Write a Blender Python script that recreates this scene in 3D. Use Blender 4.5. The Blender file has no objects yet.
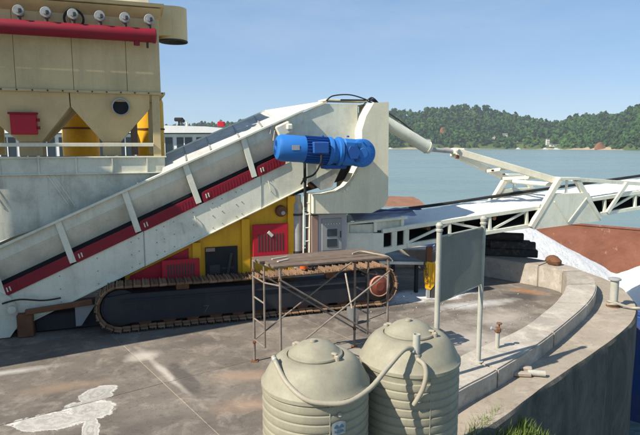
import bpy, bmesh, math, random
from mathutils import Vector, Matrix
from mathutils import noise as mnoise
R = math.radians
random.seed(7)
scn = bpy.context.scene
COL = scn.collection

# ------------------------------------------------------------------ camera, sky, sun, exposure
cam_d = bpy.data.cameras.new('camera')
cam_d.sensor_width = 36.0
cam_d.lens = 31.5
cam_d.clip_end = 6000
cam = bpy.data.objects.new('camera', cam_d)
COL.objects.link(cam)
cam.location = (0, 0, 3.7)
cam.rotation_euler = (R(90 - 7.53), 0, 0)
scn.camera = cam

SUN_EL = R(43)
SUN_AZ = math.atan2(-0.52, -0.854)      # horizontal direction towards the sun: from the left and a little behind the camera
world = bpy.data.worlds.new('World')
scn.world = world
world.use_nodes = True
wt = world.node_tree
for n in list(wt.nodes):
    wt.nodes.remove(n)
sky = wt.nodes.new('ShaderNodeTexSky')
sky.sky_type = 'NISHITA'
sky.sun_disc = False
sky.sun_elevation = SUN_EL
sky.sun_rotation = R(90) - SUN_AZ
sky.air_density = 1.0
sky.dust_density = 0.1
sky.altitude = 1200
sky.ozone_density = 2.2
bg = wt.nodes.new('ShaderNodeBackground')
bg.inputs['Strength'].default_value = 0.092
wo = wt.nodes.new('ShaderNodeOutputWorld')
hz_mix = wt.nodes.new('ShaderNodeMixRGB')          # milky summer air: evens the clear-sky model out in every direction
hz_mix.inputs[0].default_value = 0.6
hz_mix.inputs[2].default_value = (1.75, 3.1, 5.1, 1)
wt.links.new(sky.outputs[0], hz_mix.inputs[1])
cl_tc = wt.nodes.new('ShaderNodeTexCoord')
cl_map = wt.nodes.new('ShaderNodeMapping')
cl_map.inputs['Scale'].default_value = (1.6, 1.6, 6.0)
cl_n = wt.nodes.new('ShaderNodeTexNoise')                # thin veil of high cloud all over the sky
cl_n.inputs['Scale'].default_value = 1.5
cl_n.inputs['Detail'].default_value = 6
cl_n.inputs['Roughness'].default_value = 0.62
cl_r = wt.nodes.new('ShaderNodeMapRange')
cl_r.inputs['From Min'].default_value = 0.45
cl_r.inputs['From Max'].default_value = 0.75
cl_r.inputs['To Max'].default_value = 0.30
cl_mix = wt.nodes.new('ShaderNodeMixRGB')
cl_mix.inputs[2].default_value = (4.3, 4.8, 5.4, 1)
wt.links.new(cl_tc.outputs['Generated'], cl_map.inputs[0])
wt.links.new(cl_map.outputs[0], cl_n.inputs['Vector'])
wt.links.new(cl_n.outputs['Fac'], cl_r.inputs['Value'])
wt.links.new(cl_r.outputs[0], cl_mix.inputs[0])
wt.links.new(hz_mix.outputs[0], cl_mix.inputs[1])
wt.links.new(cl_mix.outputs[0], bg.inputs[0])
wt.links.new(bg.outputs[0], wo.inputs[0])

sun_d = bpy.data.lights.new('sun', 'SUN')
sun_d.energy = 5.0
sun_d.angle = R(0.5)
sun_d.color = (1.0, 0.93, 0.82)
sun = bpy.data.objects.new('sun', sun_d)
COL.objects.link(sun)
sdir = Vector((math.cos(SUN_AZ) * math.cos(SUN_EL), math.sin(SUN_AZ) * math.cos(SUN_EL), math.sin(SUN_EL)))
sun.rotation_euler = sdir.to_track_quat('Z', 'Y').to_euler()
sun.location = (-30, -20, 40)

scn.view_settings.view_transform = 'Standard'
scn.view_settings.look = 'None'
scn.view_settings.gamma = 1
scn.view_settings.exposure = 0.66
scn.render.engine = 'CYCLES'
scn.cycles.max_bounces = 6
scn.cycles.volume_bounces = 0

# ------------------------------------------------------------------ material helpers
class NT:
    def __init__(s, name):
        s.m = bpy.data.materials.new(name)
        s.m.use_nodes = True
        s.t = s.m.node_tree
        s.b = s.t.nodes['Principled BSDF']
        s.tc = s.t.nodes.new('ShaderNodeTexCoord')
    def N(s, kind, **kw):
        n = s.t.nodes.new('ShaderNode' + kind)
        for k, v in kw.items():
            setattr(n, k, v)
        return n
    def L(s, a, b):
        s.t.links.new(a, b)
    def val(s, sock, v):
        if hasattr(v, 'is_linked'):
            s.L(v, sock)
        else:
            sock.default_value = v
    def coords(s, scale=(1, 1, 1), loc=(0, 0, 0), rot=(0, 0, 0), kind='POINT'):
        mp = s.N('Mapping', vector_type=kind)
        mp.inputs['Scale'].default_value = scale
        mp.inputs['Location'].default_value = loc
        mp.inputs['Rotation'].default_value = rot
        s.L(s.tc.outputs['Object'], mp.inputs['Vector'])
        return mp.outputs[0]
    def noise(s, scale=4, detail=4, rough=0.6, vec=None, dist=0.0):
        n = s.N('TexNoise')
        n.inputs['Scale'].default_value = scale
        n.inputs['Detail'].default_value = detail
        n.inputs['Roughness'].default_value = rough
        n.inputs['Distortion'].default_value = dist
        s.L(vec if vec is not None else s.tc.outputs['Object'], n.inputs['Vector'])
        return n.outputs['Fac']
    def ramp(s, fac, lo, hi, a=0.0, b=1.0):
        n = s.N('MapRange')
        n.inputs['From Min'].default_value = lo
        n.inputs['From Max'].default_value = hi
        n.inputs['To Min'].default_value = a
        n.inputs['To Max'].default_value = b
        s.L(fac, n.inputs['Value'])
        return n.outputs[0]
    def math(s, op, a, b=0.0):
        n = s.N('Math', operation=op)
        s.val(n.inputs[0], a)
        s.val(n.inputs[1], b)
        return n.outputs[0]
    def mix(s, fac, a, b, mode='MIX'):
        n = s.N('MixRGB', blend_type=mode)
        s.val(n.inputs[0], fac)
        for i, c in ((1, a), (2, b)):
            if isinstance(c, tuple):
                n.inputs[i].default_value = (c[0], c[1], c[2], 1)
            else:
                s.L(c, n.inputs[i])
        return n.outputs[0]
    def bump(s, h, strength=0.3, dist=0.02):
        n = s.N('Bump')
        n.inputs['Strength'].default_value = strength
        n.inputs['Distance'].default_value = dist
        s.L(h, n.inputs['Height'])
        s.L(n.outputs[0], s.b.inputs['Normal'])
    def done(s, color=None, rough=None, metal=0.0, spec=None):
        if color is not None:
            if isinstance(color, tuple):
                s.b.inputs['Base Color'].default_value = (color[0], color[1], color[2], 1)
            else:
                s.L(color, s.b.inputs['Base Color'])
        if rough is not None:
            s.val(s.b.inputs['Roughness'], rough)
        s.b.inputs['Metallic'].default_value = metal
        if spec is not None:
            s.b.inputs['Specular IOR Level'].default_value = spec
        return s.m

def paint(name, col, dirt=(0.16, 0.13, 0.10), amt=0.45, rough=0.45, rust=0.0, metal=0.0, scale=1.6, streak=0.35, bump=0.04, vary=0.0):
    n = NT(name)
    big = n.noise(scale, 5, 0.65)
    c = n.mix(n.ramp(big, 0.45, 0.78, 0.0, amt), col, dirt)
    if streak:
        st = n.noise(1.0, 4, 0.6, n.coords((9, 9, 0.7)))
        c = n.mix(n.ramp(st, 0.52, 0.75, 0.0, streak), c, tuple(0.55 * x + 0.45 * y for x, y in zip(dirt, col)))
    fine = n.noise(38, 3, 0.7)
    c = n.mix(n.ramp(fine, 0.35, 0.7, 0.10, 0.0), c, (0.05, 0.045, 0.04))
    if rust:
        rn = n.noise(5.5, 6, 0.72)
        c = n.mix(n.ramp(rn, 0.66 - 0.14 * rust, 0.74 - 0.1 * rust), c, (0.16, 0.06, 0.025))
    if vary:
        oi = n.N('ObjectInfo')
        f = n.ramp(oi.outputs['Random'], 0, 1, 1 - vary, 1 + vary)
        hs = n.N('HueSaturation')
        n.L(f, hs.inputs['Value'])
        n.L(c, hs.inputs['Color'])
        c = hs.outputs[0]
    if bump:
        n.bump(n.noise(14, 3, 0.6), bump, 0.01)
    return n.done(c, n.ramp(big, 0.3, 0.7, rough - 0.05, rough + 0.2), metal, 0.3)

M = {}
M['white'] = paint('white_paint', (0.76, 0.75, 0.60), (0.22, 0.20, 0.15), 0.42, 0.45)
M['white2'] = paint('pale_paint', (0.70, 0.69, 0.55), (0.2, 0.18, 0.14), 0.5, 0.5)
M['cream'] = paint('cream_paint', (0.78, 0.73, 0.56), (0.24, 0.2, 0.14), 0.35, 0.45)
M['chute'] = paint('chute_paint', (0.76, 0.70, 0.50), (0.3, 0.27, 0.19), 0.35, 0.5, scale=0.9)
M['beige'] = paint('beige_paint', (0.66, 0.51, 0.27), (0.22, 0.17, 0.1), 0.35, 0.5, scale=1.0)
M['beige2'] = paint('darker_beige_paint', (0.60, 0.46, 0.24), (0.18, 0.15, 0.1), 0.4, 0.55)  # slightly darker beige for roof, flange, spouts, legs and brackets
M['hopper'] = paint('stained_grey_paint', (0.68, 0.67, 0.54), (0.20, 0.17, 0.12), 0.75, 0.6, scale=1.6, streak=0.7)
M['red'] = paint('red_paint', (0.235, 0.005, 0.019), (0.11, 0.015, 0.025), 0.3, 0.45)
M['redgrille'] = paint('bright_red_paint', (0.47, 0.010, 0.028), (0.2, 0.03, 0.03), 0.3, 0.4)
M['yellow'] = paint('yellow_paint', (0.80, 0.42, 0.012), (0.2, 0.12, 0.03), 0.4, 0.4)
M['navy'] = paint('navy_paint', (0.012, 0.016, 0.024), (0.06, 0.055, 0.05), 0.5, 0.6)
M['blue'] = paint('blue_paint', (0.015, 0.155, 0.49), (0.06, 0.13, 0.26), 0.5, 0.48, streak=0.25, scale=3.5)
M['blue2'] = paint('dark_blue_paint', (0.012, 0.085, 0.32), (0.04, 0.075, 0.16), 0.5, 0.5, streak=0.25, scale=3.5)
M['hullblue'] = paint('hull_blue_paint', (0.015, 0.06, 0.22), (0.12, 0.07, 0.05), 0.5, 0.5, rust=0.5)
M['grey'] = paint('grey_paint', (0.30, 0.30, 0.29), (0.12, 0.11, 0.1), 0.4, 0.5)
M['cabinet'] = paint('cabinet_paint', (0.42, 0.42, 0.42), (0.2, 0.18, 0.16), 0.3, 0.5)
M['cabside'] = paint('brown_paint', (0.32, 0.21, 0.16), (0.15, 0.1, 0.08), 0.4, 0.5)
M['galv'] = paint('galvanised_steel', (0.40, 0.40, 0.38), (0.16, 0.14, 0.12), 0.6, 0.5, metal=0.3, scale=4)
M['cover'] = paint('weathered_cover_steel', (0.50, 0.49, 0.44), (0.20, 0.19, 0.175), 0.7, 0.6, scale=2.0)
M['black'] = paint('black_rubber', (0.014, 0.014, 0.015), (0.06, 0.055, 0.05), 0.5, 0.7, streak=0)
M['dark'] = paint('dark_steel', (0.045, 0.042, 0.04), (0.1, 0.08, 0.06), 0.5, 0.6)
M['rust'] = paint('rusty_steel', (0.17, 0.075, 0.035), (0.08, 0.04, 0.025), 0.7, 0.8, scale=3.5, bump=0.3)
M['shoe'] = paint('muddy_track_steel', (0.21, 0.13, 0.075), (0.075, 0.05, 0.036), 0.8, 0.75, scale=6, bump=0.3, vary=0.3)
M['hubred'] = paint('faded_red_hub', (0.22, 0.05, 0.028), (0.2, 0.1, 0.07), 0.6, 0.6, scale=5)
M['orange'] = paint('orange_plastic', (0.75, 0.12, 0.02), (0.3, 0.1, 0.05), 0.3, 0.5, streak=0)
M['tank'] = paint('tank_plastic', (0.295, 0.275, 0.198), (0.17, 0.145, 0.105), 0.7, 0.55, scale=2.6, streak=0.55, bump=0.06)
M['hose'] = paint('hose_plastic', (0.33, 0.295, 0.22), (0.22, 0.19, 0.15), 0.5, 0.5, scale=6, streak=0)
M['signback'] = paint('sign_sheet', (0.34, 0.345, 0.30), (0.2, 0.21, 0.19), 0.5, 0.5, scale=1.8, streak=0.3)
M['post'] = paint('sign_post_paint', (0.40, 0.39, 0.33), (0.2, 0.18, 0.14), 0.5, 0.5, scale=5)
M['scaf'] = paint('scaffold_steel', (0.24, 0.205, 0.17), (0.12, 0.065, 0.04), 0.85, 0.6, metal=0.15, scale=5, rust=0.4)
M['glass'] = NT('window_glass').done((0.02, 0.028, 0.035), 0.08, 0.0, 0.6)
M['tarp'] = paint('blue_tarp', (0.42, 0.46, 0.60), (0.3, 0.3, 0.4), 0.4, 0.5)
M['tarpdark'] = paint('navy_tarp', (0.04, 0.045, 0.16), (0.05, 0.05, 0.1), 0.4, 0.5)
M['pinkrust'] = paint('pink_rusted_sheet', (0.50, 0.28, 0.19), (0.28, 0.13, 0.08), 0.6, 0.7, scale=3)
M['boatwhite'] = paint('boat_white', (0.72, 0.71, 0.68), (0.4, 0.37, 0.33), 0.3, 0.45, scale=0.6)
M['deckblue'] = paint('blue_grey_plate', (0.12, 0.15, 0.22), (0.10, 0.09, 0.09), 0.6, 0.45)
M['badge'] = paint('badge_print', (0.55, 0.6, 0.6), (0.3, 0.36, 0.4), 0.4, 0.5, streak=0)
M['badgeblue'] = paint('badge_blue', (0.12, 0.25, 0.38), (0.2, 0.3, 0.4), 0.4, 0.5, streak=0)

def wood_mat(name, col, col2):
    n = NT(name)
    g = n.noise(3.0, 5, 0.65, n.coords((1.2, 14, 14)))
    c = n.mix(n.ramp(g, 0.3, 0.7), col, col2)
    c = n.mix(n.ramp(n.noise(7, 4), 0.54, 0.78, 0, 0.4), c, (0.24, 0.21, 0.17))
    oi = n.N('ObjectInfo')
    hs = n.N('HueSaturation')
    n.L(n.ramp(oi.outputs['Random'], 0, 1, 0.75, 1.25), hs.inputs['Value'])
    n.L(c, hs.inputs['Color'])
    n.bump(g, 0.4, 0.01)
    return n.done(hs.outputs[0], 0.8)
M['wood'] = wood_mat('weathered_plank_wood', (0.15, 0.105, 0.072), (0.075, 0.052, 0.038))
M['palewood'] = wood_mat('pale_cut_wood', (0.42, 0.35, 0.28), (0.28, 0.22, 0.17))
M['blacktimber'] = wood_mat('tarred_timber', (0.03, 0.027, 0.025), (0.015, 0.014, 0.013))

def powder_mat(name, col=(0.74, 0.735, 0.715)):
    n = NT(name)
    big = n.noise(0.9, 6, 0.65)
    c = n.mix(n.ramp(big, 0.4, 0.75, 0, 0.25), col, tuple(x * 0.8 for x in col))
    c = n.mix(n.ramp(n.noise(22, 4, 0.7), 0.55, 0.8, 0, 0.35), c, tuple(x * 0.55 for x in col))
    n.bump(n.math('ADD', n.noise(7, 7, 0.72), n.math('MULTIPLY', n.noise(1.3, 5, 0.65), 2.0)), 0.8, 0.09)
    return n.done(c, 0.95, 0, 0.1)
M['powder'] = powder_mat('white_powder')

def concrete(name, col, dark, pale, stains=(), spill=()):
    n = NT(name)
    a = n.noise(0.55, 6, 0.65)
    c = n.mix(n.ramp(a, 0.36, 0.66), col, dark)
    b = n.noise(2.3, 7, 0.7, None, 0.6)
    c = n.mix(n.ramp(b, 0.50, 0.68, 0, 0.7), c, pale)
    d = n.noise(9, 5, 0.75)
    c = n.mix(n.ramp(d, 0.54, 0.70, 0, 0.55), c, tuple(x * 0.5 for x in dark))
    c = n.mix(n.ramp(n.noise(3.4, 6, 0.75, n.coords((1, 1, 1), (4.2, 1.7, 0))), 0.55, 0.66, 0, 0.5), c, tuple(x * 0.75 for x in dark))
    f = n.noise(70, 3, 0.7)
    c = n.mix(n.ramp(f, 0.3, 0.7, 0.28, 0.0), c, tuple(x * 0.45 for x in dark))
    wob = n.noise(1.7, 5, 0.65)
    for (x, y, rx, ry, rot, scol, k, soft) in stains:
        v = n.coords((rx, ry, 1), (x, y, 0), (0, 0, rot), 'TEXTURE')
        ln = n.N('VectorMath', operation='LENGTH')
        n.L(v, ln.inputs[0])
        dd = n.math('ADD', ln.outputs['Value'], n.math('MULTIPLY', n.math('SUBTRACT', wob, 0.5), 1.7))
        m = n.ramp(dd, 1.0, 1.0 - soft, 0, k)
        if k > 0.75:                                   # dried slurry: rings of thicker and thinner powder
            w = n.math('SINE', n.math('MULTIPLY', dd, 17.0))
            m = n.math('MULTIPLY', m, n.ramp(n.math('MULTIPLY', w, n.ramp(b, 0.3, 0.7)), -0.6, 0.5, 0.66, 1.0))
        c = n.mix(m, c, scol)
    best = None
    wob2 = n.noise(5.5, 6, 0.7)
    for (x, y, rx, ry, rot) in spill:                  # one dried slurry puddle made of joined lobes
        v = n.coords((rx, ry, 1), (x, y, 0), (0, 0, rot), 'TEXTURE')
        ln = n.N('VectorMath', operation='LENGTH')
        n.L(v, ln.inputs[0])
        best = ln.outputs['Value'] if best is None else n.math('MINIMUM', best, ln.outputs['Value'])
    if best is not None:
        dd = n.math('ADD', best, n.math('ADD', n.math('MULTIPLY', n.math('SUBTRACT', wob, 0.5), 1.6), n.math('MULTIPLY', n.math('SUBTRACT', wob2, 0.5), 0.55)))
        m = n.ramp(dd, 1.0, 0.93)
        edge = n.ramp(dd, 0.55, 0.95, 0.68, 1.0)
        inner = n.ramp(n.math('SINE', n.math('MULTIPLY', n.math('ADD', dd, n.math('MULTIPLY', wob2, 0.8)), 15.0)), -0.7, 0.9, 0.62, 1.0)
        m = n.math('MULTIPLY', m, n.math('MULTIPLY', n.math('MULTIPLY', edge, inner), n.ramp(d, 0.25, 0.65, 1.0, 0.85)))
        c = n.mix(m, c, (0.56, 0.54, 0.49))
    oi = n.N('ObjectInfo')
    hs = n.N('HueSaturation')
    n.L(n.ramp(oi.outputs['Random'], 0, 1, 0.92, 1.06), hs.inputs['Value'])
    n.L(c, hs.inputs['Color'])
    hh = n.math('ADD', n.math('MULTIPLY', d, 0.6), n.math('MULTIPLY', f, 0.3))
    n.bump(hh, 0.35, 0.02)
    return n.done(hs.outputs[0], n.ramp(a, 0.3, 0.7, 0.9, 0.72), 0, 0.25)

WHT = (0.60, 0.57, 0.52)
DST = (0.47, 0.42, 0.36)
DRK = (0.055, 0.05, 0.047)
DECK_STAINS = [
    (-5.1, 8.72, 0.85, 0.16, R(24), WHT, 0.55, 0.8),
    (-3.12, 9.42, 0.30, 0.35, R(-36), DST, 0.7, 0.6),
    (-2.55, 8.75, 0.09, 1.5, R(36), DST, 0.75, 0.8),
    (-2.12, 8.45, 0.17, 0.85, R(30), DRK, 0.6, 0.35),
    (2.7, 10.2, 1.3, 1.0, R(40), DST, 0.65, 0.9),
    (3.0, 9.2, 0.9, 0.5, R(40), DRK, 0.6, 0.4),
    (3.9, 11.6, 1.1, 0.7, R(40), DST, 0.5, 0.8),
    (5.25, 13.75, 0.55, 0.28, R(-40), (0.30, 0.13, 0.05), 0.7, 0.6),
    (1.6, 12.2, 1.2, 0.25, R(20), DRK, 0.6, 0.5),
    (-0.2, 8.3, 0.7, 0.35, R(30), DRK, 0.35, 0.9),
    (-3.9, 8.2, 0.8, 0.25, R(20), (0.30, 0.21, 0.14), 0.6, 0.8),
    (-1.2, 8.6, 0.6, 0.3, R(10), (0.33, 0.23, 0.16), 0.6, 0.8),
    (-2.3, 6.9, 0.7, 0.3, R(30), DRK, 0.3, 0.9),
    (-2.7, 9.9, 0.9, 0.25, R(25), DRK, 0.4, 0.8),
    (4.9, 13.3, 0.5, 0.45, R(20), DRK, 0.75, 0.5),
    (2.5, 13.4, 1.5, 0.6, R(20), (0.80, 0.80, 0.79), 0.75, 0.5),
    (3.6, 12.6, 1.3, 0.35, R(20), (0.6, 0.6, 0.58), 0.6, 0.8),
    (0.4, 9.6, 1.5, 0.5, R(20), DST, 0.35, 0.8),
    (-1.0, 7.6, 0.6, 0.3, R(20), (0.40, 0.27, 0.18), 0.5, 0.8),
]
M['deck'] = concrete('deck_concrete', (0.208, 0.178, 0.146), (0.115, 0.096, 0.080), (0.34, 0.285, 0.23), DECK_STAINS, [(-3.60, 7.12, 0.55, 0.27, R(8)), (-3.25, 7.45, 0.36, 0.34, R(20)), (-3.30, 7.92, 0.25, 0.34, R(-15)), (-2.98, 6.85, 0.12, 0.42, R(24))])
M['kerb'] = concrete('parapet_concrete', (0.47, 0.42, 0.345), (0.32, 0.28, 0.23), (0.58, 0.53, 0.45))
M['ledge'] = concrete('ledge_concrete', (0.43, 0.36, 0.275), (0.30, 0.25, 0.19), (0.51, 0.44, 0.35))

def quay_mat():
    n = NT('quay_wall_concrete')
    st = n.noise(1.0, 6, 0.7, n.coords((1.3, 1.3, 0.9)), 0.8)
    c = n.mix(n.ramp(st, 0.35, 0.65), (0.13, 0.12, 0.10), (0.045, 0.047, 0.042))
    c = n.mix(n.ramp(n.noise(1.3, 6, 0.7), 0.5, 0.72, 0, 0.7), c, (0.05, 0.062, 0.03))
    c = n.mix(n.ramp(n.noise(1.0, 4, 0.65, n.coords((6, 6, 0.35))), 0.62, 0.78, 0, 0.45), c, (0.30, 0.29, 0.26))
    n.bump(n.noise(8, 6, 0.7), 0.6, 0.05)
    return n.done(c, 0.85, 0, 0.2)
M['quay'] = quay_mat()

def hold_mat():
    n = NT('rusted_hold_steel')
    a = n.noise(0.45, 7, 0.7, None, 0.8)
    c = n.mix(n.ramp(a, 0.36, 0.62), (0.14, 0.045, 0.022), (0.20, 0.075, 0.042))
    c = n.mix(n.ramp(n.noise(1.2, 6, 0.7), 0.53, 0.72, 0, 0.7), c, (0.11, 0.04, 0.025))
    c = n.mix(n.ramp(n.noise(1.7, 6, 0.72, n.coords((1, 1, 0.6), (7, 3, 1))), 0.62, 0.70, 0, 0.5), c, (0.40, 0.27, 0.21))
    n.bump(n.noise(4, 5), 0.3, 0.04)
    return n.done(c, 0.8)
M['hold'] = hold_mat()

def water_mat():
    n = NT('lake_water')
    w1 = n.noise(0.35, 4, 0.6, n.coords((1, 2.2, 1)))
    w2 = n.noise(2.2, 3, 0.6, n.coords((1, 2.0, 1)))
    h = n.math('ADD', n.math('MULTIPLY', w1, 1.0), n.math('MULTIPLY', w2, 0.22))
    n.bump(h, 0.55, 0.5)
    patch = n.noise(0.012, 4, 0.6, n.coords((1, 4, 1)))
    c = n.mix(n.ramp(patch, 0.35, 0.65), (0.155, 0.222, 0.205), (0.185, 0.245, 0.222))
    return n.done(c, n.ramp(patch, 0.35, 0.65, 0.22, 0.32), 0, 0.32)
M['water'] = water_mat()

def foliage(name, a, b, c2):
    n = NT(name)
    at = n.N('Attribute', attribute_name='tone')
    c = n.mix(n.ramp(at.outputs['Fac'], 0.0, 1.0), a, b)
    c = n.mix(n.ramp(n.noise(0.25, 3, 0.6), 0.5, 0.8, 0, 0.5), c, c2)
    return n.done(c, 0.7, 0, 0.15)
M['leaf'] = foliage('broadleaf_foliage', (0.010, 0.044, 0.010), (0.055, 0.120, 0.018), (0.020, 0.070, 0.012))
M['trunk'] = paint('tree_bark', (0.09, 0.065, 0.045), (0.05, 0.04, 0.03), 0.5, 0.9, streak=0)
M['grass'] = foliage('grass_blades', (0.06, 0.11, 0.02), (0.16, 0.21, 0.045), (0.10, 0.15, 0.03))

def hill_mat():
    n = NT('hill_ground')
    c = n.mix(n.ramp(n.noise(0.03, 5, 0.65), 0.4, 0.65), (0.045, 0.075, 0.022), (0.085, 0.115, 0.035))
    sep = n.N('SeparateXYZ')
    n.L(n.tc.outputs['Object'], sep.inputs[0])
    h = n.math('ADD', sep.outputs['Z'], n.ramp(n.noise(0.012, 4, 0.6), 0.3, 0.7, -2.0, 5.5))
    c = n.mix(n.ramp(h, -1.2, -2.2), c, (0.34, 0.26, 0.165))
    return n.done(c, 0.95, 0, 0.1)
M['hill'] = hill_mat()
M['redsoil'] = paint('bare_red_soil', (0.40, 0.17, 0.085), (0.25, 0.13, 0.07), 0.6, 0.95, scale=0.12, streak=0)
M['bank'] = paint('earth_bank', (0.12, 0.10, 0.06), (0.06, 0.07, 0.03), 0.8, 0.95, scale=2, streak=0, bump=0.5)
M['houseroof'] = paint('house_roof', (0.42, 0.40, 0.38), (0.25, 0.22, 0.2), 0.5, 0.8, scale=0.4, streak=0)
M['rooftile'] = paint('red_tile_roof', (0.36, 0.12, 0.07), (0.2, 0.1, 0.06), 0.5, 0.8, scale=0.4, streak=0)
M['housewall'] = paint('house_wall', (0.60, 0.58, 0.53), (0.4, 0.37, 0.32), 0.4, 0.8, scale=0.3, streak=0)

# ------------------------------------------------------------------ mesh helpers
class MB:
    def __init__(s):
        s.bm = bmesh.new()
    def _add(s, verts, mat=None):
        if mat is not None:
            bmesh.ops.transform(s.bm, matrix=mat, verts=verts)
    def box(s, c, size, bev=0.0, rot=None):
        r = bmesh.ops.create_cube(s.bm, size=1.0)
        vs = r['verts']
        m = Matrix.Translation(c) @ (rot if rot is not None else Matrix.Identity(4)) @ Matrix.Diagonal((size[0], size[1], size[2], 1))
        bmesh.ops.transform(s.bm, matrix=m, verts=vs)
        if bev > 0:
            es = list({e for v in vs for e in v.link_edges})
            bmesh.ops.bevel(s.bm, geom=es, offset=min(bev, min(size) * 0.4), segments=1, affect='EDGES')
        return s
    def b2(s, lo, hi, bev=0.0):
        return s.box([(a + b) / 2 for a, b in zip(lo, hi)], [abs(b - a) for a, b in zip(lo, hi)], bev)
    def beam(s, p0, p1, w, h, bev=0.0, up=(0, 0, 1), ext=0.0):
        p0 = Vector(p0); p1 = Vector(p1)
        x = (p1 - p0).normalized()
        z = Vector(up) - x * x.dot(Vector(up))
        if z.length < 1e-4:
            z = Vector((0, 1, 0)) - x * x.y
        z.normalize()
        y = z.cross(x)
        rot = Matrix((x, y, z)).transposed().to_4x4()
        return s.box((p0 + p1) / 2, ((p1 - p0).length + ext, w, h), bev, rot)
    def tube(s, p0, p1, r, n=10, r2=None, caps=True):
        p0 = Vector(p0); p1 = Vector(p1)
        d = p1 - p0
        m = Matrix.Translation((p0 + p1) / 2) @ d.to_track_quat('Z', 'Y').to_matrix().to_4x4()
        bmesh.ops.create_cone(s.bm, cap_ends=caps, cap_tris=False, segments=n, radius1=r, radius2=r if r2 is None else r2, depth=d.length, matrix=m)
        return s
    def path(s, pts, r, n=8, sub=6, ribs=0.0):
        pts = [Vector(p) for p in pts]
        out = []
        for i in range(len(pts) - 1):
            p0 = pts[max(i - 1, 0)]; p1 = pts[i]; p2 = pts[i + 1]; p3 = pts[min(i + 2, len(pts) - 1)]
            for k in range(sub):
                t = k / sub
                out.append(0.5 * ((2 * p1) + (p2 - p0) * t + (2 * p0 - 5 * p1 + 4 * p2 - p3) * t * t + (3 * p1 - p0 - 3 * p2 + p3) * t ** 3))
        out.append(pts[-1])
        rings = []
        nrm = None
        for i, p in enumerate(out):
            d = (out[min(i + 1, len(out) - 1)] - out[max(i - 1, 0)]).normalized()
            if nrm is None:
                nrm = d.orthogonal().normalized()
            nrm = (nrm - d * nrm.dot(d)).normalized()
            b = d.cross(nrm)
            rr = r * (1 + (ribs if i % 2 else 0))
            rings.append([s.bm.verts.new(p + (nrm * math.cos(2 * math.pi * k / n) + b * math.sin(2 * math.pi * k / n)) * rr) for k in range(n)])
        for a, c in zip(rings, rings[1:]):
            for k in range(n):
                s.bm.faces.new((a[k], a[(k + 1) % n], c[(k + 1) % n], c[k]))
        s.bm.faces.new(rings[0][::-1]); s.bm.faces.new(rings[-1])
        return s
    def prism(s, poly, a0, a1, axis='w'):
        """poly in (s,z) extruded along w, or in (s,w) along z, or in (w,z) along s"""
        def P(p, a):
            if axis == 'w': return (p[0], a, p[1])
            if axis == 'z': return (p[0], p[1], a)
            return (a, p[0], p[1])
        A = [s.bm.verts.new(P(p, a0)) for p in poly]
        B = [s.bm.verts.new(P(p, a1)) for p in poly]
        s.bm.faces.new(A); s.bm.faces.new(B[::-1])
        n = len(poly)
        for k in range(n):
            s.bm.faces.new((A[k], B[k], B[(k + 1) % n], A[(k + 1) % n]))
        return s
    def lathe(s, prof, c=(0, 0, 0), n=32, rot=None):
        m = Matrix.Translation(c) @ (rot if rot is not None else Matrix.Identity(4))
        rings = []
        for r, z in prof:
            if r < 1e-5:
                rings.append([s.bm.verts.new(m @ Vector((0, 0, z)))])
            else:
                rings.append([s.bm.verts.new(m @ Vector((r * math.cos(2 * math.pi * k / n), r * math.sin(2 * math.pi * k / n), z))) for k in range(n)])
        for a, b in zip(rings, rings[1:]):
            for k in range(n):
                k2 = (k + 1) % n
                if len(a) == 1 and len(b) == 1: continue
                if len(a) == 1: s.bm.faces.new((a[0], b[k2], b[k]))
                elif len(b) == 1: s.bm.faces.new((a[k], a[k2], b[0]))
                else: s.bm.faces.new((a[k], a[k2], b[k2], b[k]))
        return s
    def mesh(s, name, off=None, mat=None, smooth=35):
        if off is not None:
            bmesh.ops.translate(s.bm, verts=s.bm.verts[:], vec=[-q for q in off])
        bmesh.ops.recalc_face_normals(s.bm, faces=s.bm.faces[:])
        me = bpy.data.meshes.new(name)
        s.bm.to_mesh(me); s.bm.free()
        if smooth:
            me.polygons.foreach_set('use_smooth', [True] * len(me.polygons))
            me.set_sharp_from_angle(angle=R(smooth))
        if mat is not None:
            me.materials.append(mat)
        return me
    def build(s, name, mat, parent=None, smooth=35):
        base = BASE.get(parent.name) if parent is not None else None
        me = s.mesh(name, base, mat, smooth)
        return put(me, name, parent)

BASE = {}
def put(me, name, parent=None, loc=(0, 0, 0), rot=(0, 0, 0)):
    o = bpy.data.objects.new(name, me)
    COL.objects.link(o)
    o.location = loc; o.rotation_euler = rot
    if parent is not None:
        o.parent = parent
        BASE[o.name] = BASE.get(parent.name, (0, 0, 0))
    return o

def tag(o, label=None, cat=None, group=None, kind=None):
    if label: o['label'] = label
    if cat: o['category'] = cat
    if group: o['group'] = group
    if kind: o['kind'] = kind
    return o

def thing(name, label, cat, loc=(0, 0, 0), group=None):
    o = bpy.data.objects.new(name, None)
    COL.objects.link(o)
    o.empty_display_size = 0.2
    o.location = loc
    BASE[o.name] = tuple(loc)
    return tag(o, label, cat, group)

YAW = R(19)
OX, OY = -3.97, 10.52
def mw(s, w, z):
    return Vector((OX + s * math.cos(YAW) - w * math.sin(YAW), OY + s * math.sin(YAW) + w * math.cos(YAW), z))
def mthing(name, label, cat, base, group=None):
    """a thing modelled in machine coordinates: s along the machine, w away from the camera, z up"""
    o = bpy.data.objects.new(name, None)
    COL.objects.link(o)
    o.empty_display_size = 0.2
    o.location = mw(*base)
    o.rotation_euler = (0, 0, YAW)
    BASE[o.name] = tuple(base)
    return tag(o, label, cat, group)

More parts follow.
